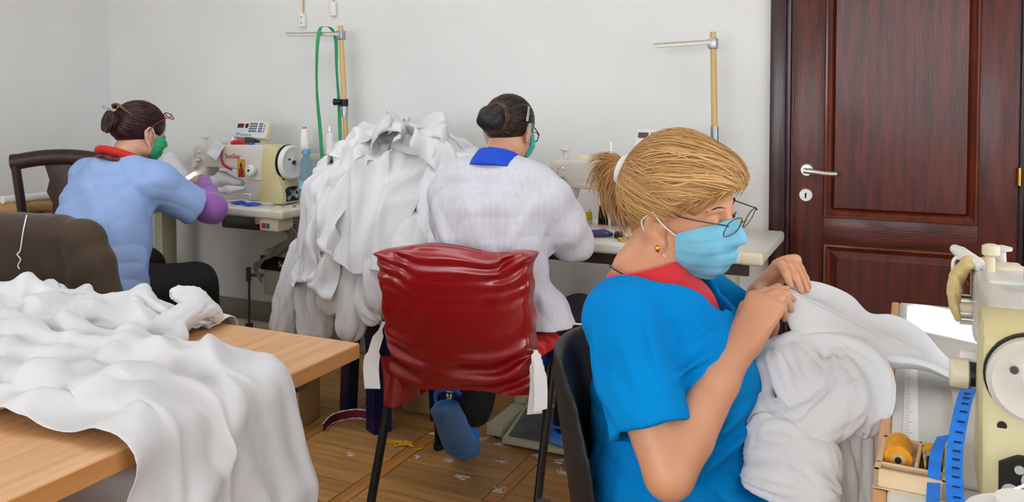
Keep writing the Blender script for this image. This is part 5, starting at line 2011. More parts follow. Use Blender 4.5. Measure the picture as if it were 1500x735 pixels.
# ================================================================== CLOTH
def sheet_start(nu, nv, lu, lv, c, ru, rv, cu, cv_, seed, amp, z0, an=1.0):
    """crumpled start: rest size lu x lv squeezed into cu x cv_, axes ru, rv in the plane"""
    r = np.random.default_rng(seed)
    u, v = np.meshgrid(np.linspace(-.5, .5, nu), np.linspace(-.5, .5, nv), indexing='ij')
    z = np.zeros_like(u)
    du, dv = np.zeros_like(u), np.zeros_like(u)
    for k in range(9):
        a, b, ph = r.uniform(-22, 22) * an, r.uniform(-22, 22), r.uniform(0, 6.28)
        s = np.sin(a * u + b * v + ph)
        z += s * r.uniform(.3, 1)
        du += np.cos(a * u + ph) * r.uniform(-1, 1)
        dv += np.cos(b * v + ph) * r.uniform(-1, 1)
    ru, rv = np.array(ru, float), np.array(rv, float)
    P = np.array(c)[None, None] + (u * cu + du * amp * .12)[..., None] * ru + (v * cv_ + dv * amp * .12)[..., None] * rv
    P[..., 2] += z0 + z * amp * .3
    return P


# --- the sheets on the work table
tabc = SDF().boxp((-1.975, 1.01, .72), (.825, .625, .03), rnd=.008, k=.001)
colA = SDF()
colA.ops = list(tabc.ops)
for c_, r_ in [((-1.98, 1.47, .75), (.34, .13, .035)), ((-1.70, 1.50, .75), (.12, .10, .05)), ((-2.22, 1.42, .75), (.2, .16, .045))]:
    colA.ell(c_, r_, k=.04)
rg = np.random.default_rng(6)
for k in range(4):                          # rolled folds under the sheet
    x_, y_ = rg.uniform(-2.3, -1.66), rg.uniform(1.32, 1.60)
    a = rg.normal(.1, .5)
    L_ = rg.uniform(.12, .26)
    z_ = .762 + rg.uniform(0, .03)
    q = bez([(x_ - L_ * math.cos(a), y_ - L_ * math.sin(a) * .5, z_ - .02), (x_, y_ + rg.uniform(-.03, .03), z_ + .012), (x_ + L_ * math.cos(a), y_ + L_ * math.sin(a) * .5, z_ - .02)], 6)
    colA.chain(q, [rg.uniform(.008, .016)] * len(q), k=.025)
nu, nv = 84, 48
P = sheet_start(nu, nv, 1.25, .80, (-2.03, 1.47, .86), (1, -.03, 0), (0, 1, 0), .98, .42, 5, .06, .03, .22)
PA = drape(P, rest_grid(nu, nv, 1.0, .60), colA, steps=36, iters=8, fric=.92, th=.005, bend=.05, comp=.5)
o = cloth_obj('white_sheet', wrinkle(PA, .012, 3, 6, (8, 20), .2), 'white_cloth')
tag(o, 'rumpled white sheet heaped along the far side of the work table', 'sheet', 'white sheets on the work table')
# folded cloth lying on the end of the heap
fc = SDF()
for pts, rs_ in (([at(215, 505, 1.40), at(262, 470, 1.47), at(300, 452, 1.56), at(318, 462, 1.60)], [.022, .026, .024, .016]),
                 ([at(195, 505, 1.38), at(240, 480, 1.42), at(275, 455, 1.50), at(292, 440, 1.56)], [.020, .030, .028, .018]),
                 ([at(190, 520, 1.36), at(232, 515, 1.37), at(258, 497, 1.41), at(250, 470, 1.45)], [.018, .022, .022, .02]),
                 ([at(262, 430, 1.52), at(285, 437, 1.55), at(300, 455, 1.57)], [.018, .024, .02])):
    q = bez(pts, 9)
    fc.sleeve(q, list(np.interp(np.linspace(0, 1, len(q)), np.linspace(0, 1, len(rs_)), rs_)), (.3, -.6, .7), .62, .005, 9, .0065, 6.0, len(pts) + int(rs_[0] * 1e3))
fc.plane((0, 0, .752), (0, 0, -1))
v, f = fc.mesh((-1.9, 1.25, .74), (-1.45, 1.68, .92), .0055)
tag(obj('white_cloth', v, f, 'white_cloth', None, 180), 'small twisted white cloth at the right end of the far sheet', 'cloth', 'white sheets on the work table')
# near sheet, hanging over the right edge
colC = SDF()
colC.ops = list(tabc.ops)
colC.ell((-1.70, 1.22, .752), (.34, .10, .022), k=.03)
for pts, r_ in (([(-2.2, 1.06, .76), (-1.8, 1.14, .775), (-1.45, 1.22, .775), (-1.20, 1.30, .755)], .014),
                ([(-2.2, 1.18, .765), (-1.75, 1.24, .785), (-1.40, 1.27, .775), (-1.18, 1.34, .752)], .018),
                ([(-2.1, 1.30, .765), (-1.7, 1.33, .785), (-1.4, 1.33, .77), (-1.2, 1.37, .752)], .015),
                ([(-1.75, 1.08, .755), (-1.5, 1.10, .77), (-1.30, 1.08, .762), (-1.17, 1.10, .752)], .013),
                ([(-1.45, 1.14, .758), (-1.32, 1.13, .772), (-1.20, 1.18, .756)], .012),
                ([(-2.05, 1.0, .755), (-1.85, 1.05, .765), (-1.65, 1.04, .756)], .012)):
    q = bez(pts, 8)
    colC.chain(q, [r_ * .8] * len(q), k=.03)
# the hanging part bulges over these pleats
for y_ in (1.11, 1.21, 1.31):
    colC.cone((-1.150, y_, .735), (-1.13, y_ + .02, .40), .012, .03, k=.02)
nu, nv = 104, 44
P = sheet_start(nu, nv, 1.55, .80, (-1.60, 1.165, .80), (1, .02, 0), (-.02, 1, 0), 1.50, .42, 21, .04, .03, .2)
rs = rest_grid(nu, nv, 1.56, .48)
sk = np.linspace(-1, 1, nu)[:, None]
P[..., 1] = 1.20 + (P[..., 1] - 1.20) * (1.0 - .12 * sk)
PC = drape(P, rs, colC, steps=70, iters=9, fric=.8, th=.008, bend=.07, comp=.7)
o = cloth_obj('white_sheet', wrinkle(PC, .012, 14, 6, (9, 22), .1), 'white_cloth')
tag(o, 'long white sheet across the work table hanging over its right edge', 'sheet', 'white sheets on the work table')

# --- cloth under the work table
uc = SDF().ell((-1.50, 1.05, .20), (.26, .26, .24), k=.05).ell((-1.40, 1.12, .42), (.19, .2, .19), k=.08)
uc.disp(lambda p: sines(p, [(28, 14, 18, .3, 1), (-18, 34, 22, 2, .8), (30, -20, 26, 4, .8)], .010))
uc.plane((0, 0, .004), (0, 0, -1))
v, f = uc.mesh((-2.0, .6, -.02), (-1.12, 1.45, .66), .010)
tag(obj('cloth_bundle', v, f, 'grey_cloth', None, 180), 'bundle of white cloth in the shade under the work table', 'cloth')

# --- the tall heap on the blue stool
HL = 'white garment in the tall heap on the dark blue stool'
HG = 'garments heaped on the stool'


def bundle(lobes, lo, hi, vox, mat, amp, nrm, scale, label, cat, group, k=.007, flat=.62, folds=7, twist=3.0, seed=0):
    """soft hanging folds: each lobe a path of (px, py, depth, radius in px)"""
    S = SDF()
    for n_, L in enumerate(lobes):
        pts = [at(a, b, c) for a, b, c, r in L]
        q = bez(pts, 3 * (len(pts) - 1))
        rr = np.interp(np.linspace(0, 1, len(q)), np.linspace(0, 1, len(pts)), [r / scale for *_, r in L])
        S.sleeve(q, list(rr), nrm, flat, k, folds, amp, twist, seed * 7 + n_)
    v, f = S.mesh(lo, hi, vox)
    return tag(obj('garment', v, f, mat, None, 180), label, cat, group)


core = SDF()
core.boxp((-1.94, 2.98, .47), (.16, .16, .02), rnd=.01, k=.001)
core.ell((-1.97, 3.00, .64), (.23, .19, .19), k=.06)
core.ell((-1.95, 3.06, .90), (.23, .19, .20), k=.08)
core.ell((-1.88, 3.14, 1.03), (.22, .15, .09), k=.06)
core.disp(lambda p: crease(p, [(28, 14, 18, .3, 1), (-18, 34, 22, 2, .8), (30, -20, 26, 4, .8)], .010))
v, f = core.mesh((-2.5, 2.6, .44), (-1.55, 3.42, 1.22), .011)
tag(obj('garment', v, f, 'grey_cloth', None, 180), 'white garment at the core of the tall heap on the stool', 'garment', HG)
BL, BH = (-2.62, 2.50, .30), (-1.45, 3.40, 1.28)
hp = [
    ('white sleeves hanging lowest at the left edge of the stool heap',
     [[(440, 365, 2.88, 15), (424, 425, 2.84, 18), (414, 476, 2.82, 17)], [(452, 370, 2.86, 15), (450, 436, 2.82, 16), (452, 484, 2.80, 13)], [(468, 380, 2.84, 13), (470, 440, 2.80, 17), (472, 482, 2.79, 14)]]),
    ('two white sleeves with rounded ends below the middle of the stool heap',
     [[(505, 360, 2.82, 20), (496, 412, 2.77, 24), (488, 438, 2.75, 20)], [(524, 375, 2.82, 13), (519, 440, 2.77, 18), (514, 476, 2.75, 20)]]),
    ('white sleeves bulging low in the stool heap beside the red chair',
     [[(575, 340, 2.80, 28), (566, 400, 2.75, 28), (560, 432, 2.73, 22)], [(604, 335, 2.78, 24), (602, 390, 2.72, 27), (594, 426, 2.70, 22)], [(545, 385, 2.80, 14), (540, 440, 2.76, 17), (548, 458, 2.74, 15)]]),
    ('white garment with a pointed corner at the upper left of the stool heap',
     [[(512, 230, 3.02, 11), (524, 206, 3.08, 14), (536, 184, 3.12, 5)], [(532, 190, 3.10, 10), (560, 204, 3.06, 14), (600, 216, 3.04, 15), (640, 222, 3.02, 12)]]),
    ('white garment with a folded peak at the upper right of the stool heap',
     [[(585, 216, 3.12, 10), (612, 198, 3.16, 13), (624, 184, 3.18, 5)], [(618, 190, 3.14, 10), (642, 204, 3.12, 14), (652, 228, 3.08, 15)], [(600, 235, 3.0, 16), (650, 240, 2.98, 16), (690, 236, 2.96, 9)]]),
    ('white garment on the right flank of the stool heap beside the white coat',
     [[(622, 238, 3.0, 24), (612, 285, 2.90, 30), (612, 340, 2.82, 28)], [(650, 240, 2.98, 22), (640, 300, 2.86, 26), (636, 350, 2.80, 20)]])]
for i, (lb, L) in enumerate(hp):
    bundle(L, BL, BH, .0064, 'white_cloth', .0085, (.45, -.88, .15), 345.0, lb, 'garment', HG, k=.005, flat=.50, folds=6, seed=i)
hcol = SDF()
hcol.ell((-2.00, 2.98, .64), (.29, .22, .24), k=.001)
hcol.ell((-2.02, 3.00, .84), (.28, .21, .22), k=.05)
hcol.ell((-1.93, 3.08, 1.00), (.25, .18, .13), k=.06)
hcol.ell((-1.80, 2.90, .70), (.16, .18, .26), k=.05)
for lb, c_, ang, lu, lv, cu_, cv2, sd, th_ in (
        ('white garment with a broad panel down the left flank of the stool heap', (-2.15, 2.94, 1.16), 62, .74, .56, .70, .40, 34, .010),
        ('white garment with a wide rumpled panel in the middle of the stool heap', (-1.93, 2.92, 1.20), 84, .70, .60, .66, .42, 36, .018),
        ('white garment crumpled over the top of the stool heap', (-1.95, 3.08, 1.24), 6, .72, .44, .60, .30, 37, .026)):
    a = rad(ang)
    nu, nv = int(lu * 72), int(lv * 72)
    P = sheet_start(nu, nv, lu, lv, c_, (math.cos(a), math.sin(a), 0), (-math.sin(a), math.cos(a), 0), cu_, cv2, sd, .06, 0)
    PP = drape(P, rest_grid(nu, nv, lu, lv), hcol, steps=48, iters=8, fric=.85, th=th_, bend=.06, comp=.7)
    tag(cloth_obj('garment', wrinkle(PP, .022, sd, 8, (8, 24), .25), 'white_cloth'), lb, 'garment', HG)

# --- cloth between the blond woman's hands and her machine
back = [(-.209, 1.655, .964), (-.19, 1.72, .966), (-.150, 1.775, .952), (-.105, 1.81, .926), (-.072, 1.82, .893), (-.028, 1.84, .889), (.021, 1.85, .864), (.075, 1.83, .812), (.16, 1.75, .795)]
hem = [(-.208, 1.643, .965), (-.185, 1.648, .953), (-.151, 1.66, .935), (-.122, 1.675, .920), (-.094, 1.69, .905), (-.037, 1.72, .874), (.021, 1.75, .842), (.075, 1.76, .812), (.16, 1.72, .7945)]
low = [(-.209, 1.632, .955), (-.200, 1.61, .910), (-.170, 1.60, .871), (-.14, 1.605, .862), (-.106, 1.62, .856), (-.035, 1.66, .846), (.021, 1.71, .832), (.075, 1.73, .808), (.16, 1.69, .794)]
bk_, hm_, lw_ = bez(back, 48), bez(hem, 48), bez(low, 48)
n_ = len(bk_)
rows = []
for s in np.linspace(0, 1, 14):
    t = np.linspace(0, 1, n_)[:, None]
    r = bk_ * (1 - s) + hm_ * s
    r[:, 2] += (-.014 * np.sin(np.pi * s) * np.sin(np.pi * t[:, 0] ** .7) + .004 * np.sin(t[:, 0] * 17 + s * 4) * np.sin(np.pi * s))
    rows.append(r)
for s in np.linspace(0, 1, 14)[1:]:
    t = np.linspace(0, 1, n_)
    r = hm_ * (1 - s) + lw_ * s
    r[:, 1] -= .016 * np.sin(np.pi * s) * np.sin(np.pi * t)
    r[:, 2] += .004 * np.sin(t * 14 + s * 6) * np.sin(np.pi * s)
    rows.append(r)
for s in np.linspace(0, 1, 10)[1:]:          # turned under
    t = np.linspace(0, 1, n_)
    r = lw_.copy()
    r[:, 1] += s * .10 * np.sin(np.pi * np.clip(t * .9 + .05, 0, 1))
    r[:, 2] -= .03 * np.sin(np.pi * s * .7) * np.sin(np.pi * t)
    rows.append(r)
o = cloth_obj('garment', np.stack(rows, 1), 'white_cloth', None, .002, 1)
tag(o, 'white garment stretched from the blond person\'s hands to the machine', 'garment')
hl = MB().tube(hm_ + np.array((0, -.001, .0008)), .0022, 6).build('hem_seam', 'white_cloth', o, 60)

LL = ['white garment coiled in a loop on the lap of the person in turquoise', 'white garment bunched lowest on the turquoise lap', 'white garment hanging between the turquoise lap and the wooden table edge']
lp = [
    [[(1106, 585, 1.55, 20), (1122, 540, 1.57, 26), (1165, 515, 1.60, 26), (1215, 512, 1.62, 24), (1262, 528, 1.62, 24), (1282, 560, 1.60, 22), (1276, 604, 1.57, 22)],
     [(1102, 560, 1.56, 20), (1118, 605, 1.53, 28), (1160, 632, 1.51, 30), (1205, 618, 1.51, 28), (1240, 585, 1.53, 26), (1232, 545, 1.57, 22)],
     [(1140, 530, 1.56, 16), (1160, 570, 1.54, 20), (1195, 600, 1.53, 18)], [(1180, 525, 1.58, 18), (1200, 560, 1.55, 20), (1236, 588, 1.54, 18)],
     [(1235, 530, 1.60, 18), (1252, 570, 1.58, 22), (1262, 612, 1.56, 22)]],
    [[(1112, 652, 1.50, 16), (1122, 630, 1.50, 20), (1160, 640, 1.49, 22), (1200, 668, 1.48, 22)], [(1106, 696, 1.47, 16), (1140, 704, 1.46, 24), (1200, 722, 1.45, 24)], [(1112, 665, 1.49, 18), (1150, 672, 1.48, 22), (1190, 700, 1.46, 22), (1215, 735, 1.46, 20)], [(1190, 640, 1.50, 16), (1210, 670, 1.48, 18), (1206, 710, 1.47, 18)]],
    [[(1284, 596, 1.62, 16), (1276, 660, 1.60, 22), (1270, 750, 1.57, 24)], [(1256, 616, 1.59, 18), (1250, 680, 1.56, 24), (1244, 760, 1.53, 26)], [(1222, 640, 1.55, 18), (1224, 700, 1.52, 24), (1222, 770, 1.50, 26)], [(1255, 540, 1.66, 20), (1285, 590, 1.65, 20)]]]
for i, L in enumerate(lp):
    bundle(L, (-.36, 1.30, .45), (.0, 1.80, .92), .0040, 'white_cloth', .0075, (.35, -.75, .5), 800.0, LL[i], 'garment', 'garments on the lap', k=.005, flat=.66, folds=6, twist=5.0, seed=i + 30)

# --- brown corduroy jacket over the chair back
J = SDF()
J.loft([(-2.85, 1.84, .895), (-2.60, 1.84, .905), (-2.44, 1.845, .900), (-2.33, 1.85, .870)], [(.062, .045), (.062, .045), (.06, .045), (.055, .05)], (0, 1, 0), k=.03)
J.boxp((-2.56, 1.835, .70), (.29, .055, .21), rnd=.04, k=.05)
J.chain([(-2.34, 1.85, .885), (-2.27, 1.84, .80), (-2.205, 1.83, .67), (-2.18, 1.83, .50)], [.050, .055, .058, .055], k=.03)
J.disp(lambda p: sines(p, [(9, 6, 14, .3, 1), (-22, 8, 9, 2, .6)], .005) + .0009 * np.sin((p[:, 0] * .82 + p[:, 2] * .35) * 560))
for a, b_ in (((-2.36, 1.775, .86), (-2.33, 1.77, .60)), ((-2.44, 1.77, .80), (-2.38, 1.77, .58))):
    J.cone(a, b_, .006, .010, k=.03, sub=True)
v, f = J.mesh((-2.95, 1.72, .44), (-2.10, 1.95, .98), .006)
JK = obj('jacket', v, f, 'brown_corduroy', None, 180)
tag(JK, 'brown corduroy jacket draped over a chair back behind the work table', 'jacket')
tag(MB().tube(bez([(-2.52, 1.795, .945), (-2.505, 1.772, .90), (-2.515, 1.768, .84), (-2.53, 1.768, .825), (-2.515, 1.768, .81), (-2.528, 1.768, .79), (-2.52, 1.768, .78)], 40), .0018, 5).build('loose_thread', 'thread_white'), 'loose white thread hanging on the brown jacket', 'thread')

# ================================================================== SMALL THINGS
def thread_cone(loc, r0, r1, h, label, band=None, mat='thread_white', tall=0.0, name='thread_cone'):
    t = thing(name, label, 'thread cone', loc, 0, 'thread cones and spools')
    MB().lathe([(r0 * .8, 0), (r0, .004), (r0, h * .1), (r1, h * .94), (r1 * .7, h)], n=24).build('thread', mat, t)
    MB().lathe([(r1 * .55, h * .98), (r1 * .5, h + .012), (r1 * .35, h + .012)], n=16).build('core_tip', band or 'white_plastic', t)
    MB().lathe([(r0 * .9, -.0), (r0 * 1.02, .001), (r0 * 1.02, .012), (r0 * .9, .013)], n=24).build('core_base', band or 'white_plastic', t)
    return t


def thread_stand(label, base, top, arm_end, sleeve_z, tray=None, clamp=None):
    t = thing('thread_stand', label, 'thread stand', base, 0, 'wooden thread stands')
    b, tp = Vector(base), Vector(top) - Vector(base)
    MB().cyl((0, 0, .012), tp, .0135, .0125, n=14).build('pole', 'pole_wood', t)
    MB().lathe([(.03, 0), (.03, .012), (.018, .016), (.018, .03)], n=18).build('base_flange', 'galvanised', t)
    za = tp.z - .035
    f_ = za / tp.z
    pa = tp * f_
    e = Vector(arm_end) - Vector(base)
    d = (e - pa)
    MB().bx(-.018, .018, -.018, .018, -.022, .022, bev=.004).build('arm_clamp', 'galvanised', t).location = pa + Vector((0, 0, -.012))
    L = d.length
    a = MB().bx(0, L, -.018, .018, -.003, .003).bx(0, L, -.018, -.015, -.014, .003).bx(0, L, .015, .018, -.014, .003)
    ao = a.build('thread_arm', 'stand_metal', t)
    ao.location = pa
    ao.rotation_euler = d.to_track_quat('X', 'Z').to_euler()
    if sleeve_z:
        q = tp * ((sleeve_z - b.z) / tp.z)
        MB().cyl(q - Vector((0, 0, .03)), q + Vector((0, 0, .03)), .0165, n=14).build('joint_sleeve', 'galvanised', t)
    if clamp:
        q = tp * ((clamp - b.z) / tp.z)
        MB().cyl(q - Vector((0, 0, .018)), q + Vector((0, 0, .018)), .02, n=14).build('lamp_clamp', 'dark', t)
        MB().cyl(q + Vector((-.045, -.02, .004)), q + Vector((-.01, -.015, .004)), .018, .012, n=12).build('clamp_knob', 'dark', t)
    if tray:
        z, x0, x1 = tray
        q = tp * ((z - b.z) / tp.z)
        MB().bx(x0 - b.x, x1 - b.x, -.05, .05, q.z - .006, q.z, bev=.003).bx(x0 - b.x, x1 - b.x, -.052, -.048, q.z - .02, q.z).build('spool_tray', 'stand_metal', t)
        for xx in (x0 + .09, x0 + .25):
            MB().cyl((xx - b.x, 0, q.z), (xx - b.x, 0, q.z + .14), .004, n=8).build('spool_pin', 'chrome', t)
    return t


ts1 = thread_stand('thread stand with tray and green tape beside the left machine', (-2.535, 3.52, H1), (-2.565, 3.50, 1.665), (-2.862, 3.46, 1.633), 1.245, (1.025, -2.90, -2.50), 1.285)
thread_cone((-2.806, 3.52, 1.026), .026, .019, .125, 'narrow white thread cone with lilac rings on the tray', 'lilac')
thread_cone((-2.655, 3.52, 1.026), .040, .022, .105, 'wide white thread cone on the tray behind the water bottle', None)
ts2 = thread_stand('thread stand rising behind the blond person beside the door', (-.722, 3.52, H1), (-.737, 3.50, 1.578), (-.972, 3.46, 1.530), 1.165)

# green tape measure looped over the arm
tp = [(-2.648, 3.455, 1.00), (-2.655, 3.45, 1.15), (-2.672, 3.448, 1.35), (-2.668, 3.448, 1.55), (-2.655, 3.455, 1.648), (-2.64, 3.475, 1.660), (-2.618, 3.495, 1.652), (-2.60, 3.508, 1.60), (-2.598, 3.51, 1.45), (-2.585, 3.51, 1.28), (-2.575, 3.508, 1.04)]
tw = np.array([(.9, .3 * math.sin(i * .35), 0) for i in range(len(bez(tp, 60)))])
gt = ribbon(bez(tp, 60), tw, .019, .0012).build('tape_measure', 'green_tape', None, 60)
tag(gt, 'green tape measure looped over the thread stand arm', 'tape measure')

# hanging sockets
for k, (x, z, lb) in enumerate(((-2.905, 1.715, 'white hanging socket with two holes, left of the pair on the wall'), (-2.71, 1.765, 'white hanging cord switch, right of the pair on the wall'))):
    t = thing('wall_socket', lb, 'socket', (x, WY - .012, z), 0)
    MB().bx(-.017, .017, -.014, .01, -.036, .036, bev=.005).build('socket_body', 'white_plastic', t)
    if k == 0:
        for zz in (-.015, .015):
            MB().cyl((0, -.0135, zz), (0, -.016, zz), .0035, n=8).build('hole', 'dark', t)
    MB().tube(bez([(0, 0, .036), (.003, 0, .3), (0, 0, .9)], 10), .004, 6).build('cord', 'pole_wood', t, 60)

# things on table 1
wb_ = thing('water_bottle', 'pale blue plastic water bottle beside the left sewing machine', 'bottle', (-2.668, 3.36, H1))
MB().lathe([(.030, 0), (.036, .004), (.037, .05), (.034, .07), (.037, .09), (.037, .15), (.033, .175), (.036, .19), (.030, .215), (.016, .235), (.014, .25)], n=28).build('bottle_body', 'bottle_blue', wb_)
MB().lathe([(.0172, .246), (.0178, .248), (.0178, .268), (.015, .272)], n=20).build('bottle_cap', 'bottle_cap', wb_)
MB().lathe([(.0375, .06), (.0382, .061), (.0382, .118), (.0375, .119)], n=28).build('bottle_label', 'bottle_label', wb_)
lettering('label_lettering', 'tec', .03, (0, -.0388, .09), (rad(90), 0, 0), 'paper', wb_)


def snips(loc, rz, label, mat):
    t = thing('thread_snips', label, 'snips', loc, rz, 'thread snips on the sewing tables')
    for s in (-1, 1):
        MB().tube(bez([(-.055, s * .010, .009), (-.03, s * .019, .010), (.0, s * .014, .010), (.02, s * .006, .009)], 14), [.005, .006, .008, .009, .009, .0085, .008, .007, .0065, .006, .005, .004, .004, .003, .003], 8, flat=.9).build('handle', mat, t, 60)
        MB().prism([(.015, s * .008), (.075, s * .001), (.015, s * .001)], .006, .008, 'xy').build('blade', 'chrome', t)
    MB().tube([(-.058, -.011, .009), (-.066, 0, .009), (-.058, .011, .009)], .006, 8).build('spring', mat, t, 60)
    return t


snips((-2.995, 3.222, H1), rad(176), 'blue-handled thread snips on the left table, farther from the switch', 'blue_plastic')
snips((-2.845, 3.205, H1), rad(12), 'blue-handled thread snips on the left table, nearer the handwheel', 'blue_plastic')
for k, (x, y) in enumerate(((-2.735, 3.19), (-2.69, 3.21), (-2.65, 3.245))):
    t = MB().lathe([(.0, 0), (.011, 0), (.011, .0015), (.004, .002), (.004, .007), (.011, .0075), (.011, .009), (.0, .009)], (0, 0, 0), 'z', 16).build('bobbin', 'chrome')
    t.location = (x, y, H1)
    tag(t, 'small steel bobbin by the handwheel of the left machine, ' + ('nearest the snips', 'middle of three', 'nearest the water bottle')[k], 'bobbin', 'bobbins on the left table')
# pincushion, note, red tape on machine 1
pc = thing('pincushion', 'red felt pincushion with pins on top of the left sewing machine', 'pincushion', (-3.085, 3.345, H1 + .2795))
v, f = SDF().ell((0, 0, .012), (.045, .03, .017), k=.01).ell((.035, 0, .007), (.03, .02, .009), k=.01).plane((0, 0, 0.001), (0, 0, -1)).mesh((-.06, -.05, -.01), (.08, .05, .05), .004)
obj('cushion', v, f, 'red_felt', pc, 180)
rr = random.Random(2)
for k in range(9):
    x, y = rr.uniform(-.035, .02), rr.uniform(-.018, .018)
    dx = rr.uniform(-.012, .012)
    MB().cyl((x, y, .02), (x + dx, y, .05), .0008, n=5).ball((x + dx, y, .05), .0024, 6, 4).build('pin', 'chrome', pc)
nt = MB().box((0, 0, 0), (.075, .0012, .085), rot=(rad(-12), rad(28), 0)).build('paper_note', 'ruled_paper')
nt.location = (-3.165, 3.272, H1 + .262)
tag(nt, 'handwritten paper note hanging over the left sewing machine arm', 'note')
strip_ = ribbon(bez([(-3.13, 3.283, H1 + .265), (-3.135, 3.281, H1 + .22), (-3.125, 3.281, H1 + .19), (-3.10, 3.283, H1 + .172), (-3.07, 3.285, H1 + .160)], 20), (.7, 0, .7), .013, .0012).build('red_ribbon', 'red_felt', None, 60)
tag(strip_, 'red ribbon hanging down the front of the left sewing machine', 'ribbon')
pen = MB().cyl((-3.00, 3.315, H1 + .291), (-2.94, 3.30, H1 + .2935), .004, n=8).build('pen', 'blue_plastic')
tag(pen, 'blue pen lying under the button panel of the left machine', 'pen')
# cloth being sewn at machine 1
cs = SDF()
for q, r_ in (([at(300, 275, 3.30), at(325, 262, 3.34), at(352, 268, 3.34)], [.022, .035, .018]), ([at(312, 280, 3.25), at(335, 278, 3.27), at(356, 276, 3.30)], [.014, .018, .012]),
              ([at(228, 262, 3.36), at(250, 236, 3.45), at(268, 262, 3.36)], [.05, .045, .04]), ([at(262, 262, 3.36), at(285, 272, 3.33), at(312, 276, 3.30)], [.03, .02, .015])):
    cs.chain(q, r_, k=.02)
cs.disp(lambda p: crease(p, [(60, 40, 50, .5, 1), (-50, 70, 40, 2.4, .8)], .004))
cs.plane((0, 0, H1 + .016), (0, 0, -1))
v, f = cs.mesh((-3.85, 3.12, H1), (-2.95, 3.56, 1.05), .007)
tag(obj('garment', v, f, 'white_cloth', None, 180), 'white garment under the needle of the left sewing machine', 'garment')

# things on table 2
ab = thing('bottle', 'bright blue bottle under the arm of the right-hand back machine', 'bottle', (-1.075, 3.335, H1))
MB().lathe([(.028, 0), (.033, .004), (.033, .085), (.028, .10), (.014, .112), (.013, .13)], n=24).build('bottle_body', 'bottle_azure', ab)
MB().lathe([(.015, .126), (.0155, .128), (.0155, .146), (.013, .148)], n=16).build('bottle_cap', 'white_plastic', ab)
sp1 = thread_cone((-1.135, 3.31, H1), .021, .017, .085, 'black thread spool with red base beside the bright blue bottle', 'red_print', 'thread_black', name='thread_spool')
sp2 = thread_cone((-1.215, 3.36, H1), .016, .014, .05, 'small yellow thread spool beside the black one', None, 'thread_yellow', name='thread_spool')
t = thing('seam_cutter', 'glossy purple thread cutter on the right-hand back table', 'cutter', (-1.06, 3.045, H1), rad(28))
v, f = SDF().loft([(-.05, 0, .010), (-.02, 0, .015), (.02, 0, .016), (.045, 0, .011)], [(.012, .009), (.019, .014), (.019, .015), (.012, .009)], (0, 1, 0), k=.01).mesh((-.08, -.04, -.01), (.08, .04, .05), .004)
obj('cutter_body', v, f, 'purple_plastic', t, 180)
MB().tube([(-.058, .004, .008), (-.05, .008, .012), (-.04, .012, .014)], .003, 6).build('blade_slot', 'chrome', t, 60)
t2 = thing('knob', 'small black knob beside the purple thread cutter', 'knob', (-.985, 3.05, H1))
MB().lathe([(.010, 0), (.017, .004), (.017, .02), (.012, .026), (.0, .026)], n=18).build('knob_body', 'black_plastic', t2)
sc = thing('scissors', 'steel scissors with looped handles beside the black knob', 'scissors', (-.925, 3.02, H1), rad(25))
for s in (-1, 1):
    MB().tube([(-.03 + .020 * math.cos(a), s * .018 + .013 * math.sin(a), .005) for a in np.linspace(0, 6.283, 17)[:-1]], .003, 6, closed=True).build('finger_loop', 'brass', sc, 60)
    MB().prism([(-.012, s * .012), (.0, s * .006), (.075, -s * .002), (.0, -s * .003)], .004, .006, 'xy').build('blade', 'chrome', sc)
gb = thing('glass_jar', 'small glass jar behind the scissors on the right-hand back table', 'jar', (-.93, 3.13, H1))
MB().lathe([(.026, 0), (.029, .003), (.029, .085), (.025, .095), (.025, .10)], n=20).build('jar_body', 'lens_glass', gb)
MB().bx(-.034, -.028, -.03, .03, 0, .11).build('wooden_spacer', 'pine_box', gb)

# things on table 3
bx_ = thing('bobbin_box', 'small wooden tray with coloured thread reels on the white table', 'tray', (.008, 1.335, H3), rad(-4))
w_, l_, h_ = .046, .068, .026
for a in (MB().bx(-w_, w_, -l_, l_, 0, .004), ):
    a.build('tray_floor', 'pine_box', bx_)
for (x0, x1, y0, y1) in ((-w_, -w_ + .008, -l_, l_), (w_ - .008, w_, -l_, l_), (-w_, w_, -l_, -l_ + .008), (-w_, w_, l_ - .008, l_), (.003, .008, -l_ + .03, l_), (-w_, w_, -l_ + .028, -l_ + .033)):
    MB().bx(x0, x1, y0, y1, 0, h_, bev=.001, seg=1).build('tray_wall', 'pine_box', bx_)


def reel(loc, ax, r, L, mat, label, rz=0):
    t = thing('thread_reel', label, 'thread reel', loc, rz, 'reels in the wooden tray')
    MB().lathe([(r * .35, -L / 2), (r, -L / 2 + .002), (r * 1.0, L / 2 - .002), (r * .35, L / 2)], (0, 0, 0), ax, 20).build('thread', mat, t)
    for s in (-1, 1):
        MB().lathe([(.0, s * L / 2 - .0015), (r * .55, s * L / 2 - .0015), (r * .55, s * L / 2 + .0015), (.0, s * L / 2 + .0015)], (0, 0, 0), ax, 16).build('reel_end', 'pole_wood', t)
    MB().cyl(*( ((0, -L / 2 - .002, 0), (0, -L / 2 - .0035, 0)) if ax == 'y' else ((-L / 2 - .002, 0, 0), (-L / 2 - .0035, 0, 0))), r * .25, n=10).build('reel_hole', 'dark', t)
    return t


reel((-.012, 1.352, H3 + .024), 'y', .0185, .060, 'thread_orange', 'large orange thread reel in the wooden tray')
reel((.032, 1.375, H3 + .020), 'x', .014, .022, 'thread_orange', 'small orange thread reel at the far end of the wooden tray')
reel((.033, 1.351, H3 + .020), 'x', .013, .022, 'galvanised', 'grey thread reel between the dark and orange reels')
reel((.034, 1.327, H3 + .020), 'x', .014, .022, 'thread_black', 'black thread reel at the near end of the wooden tray')
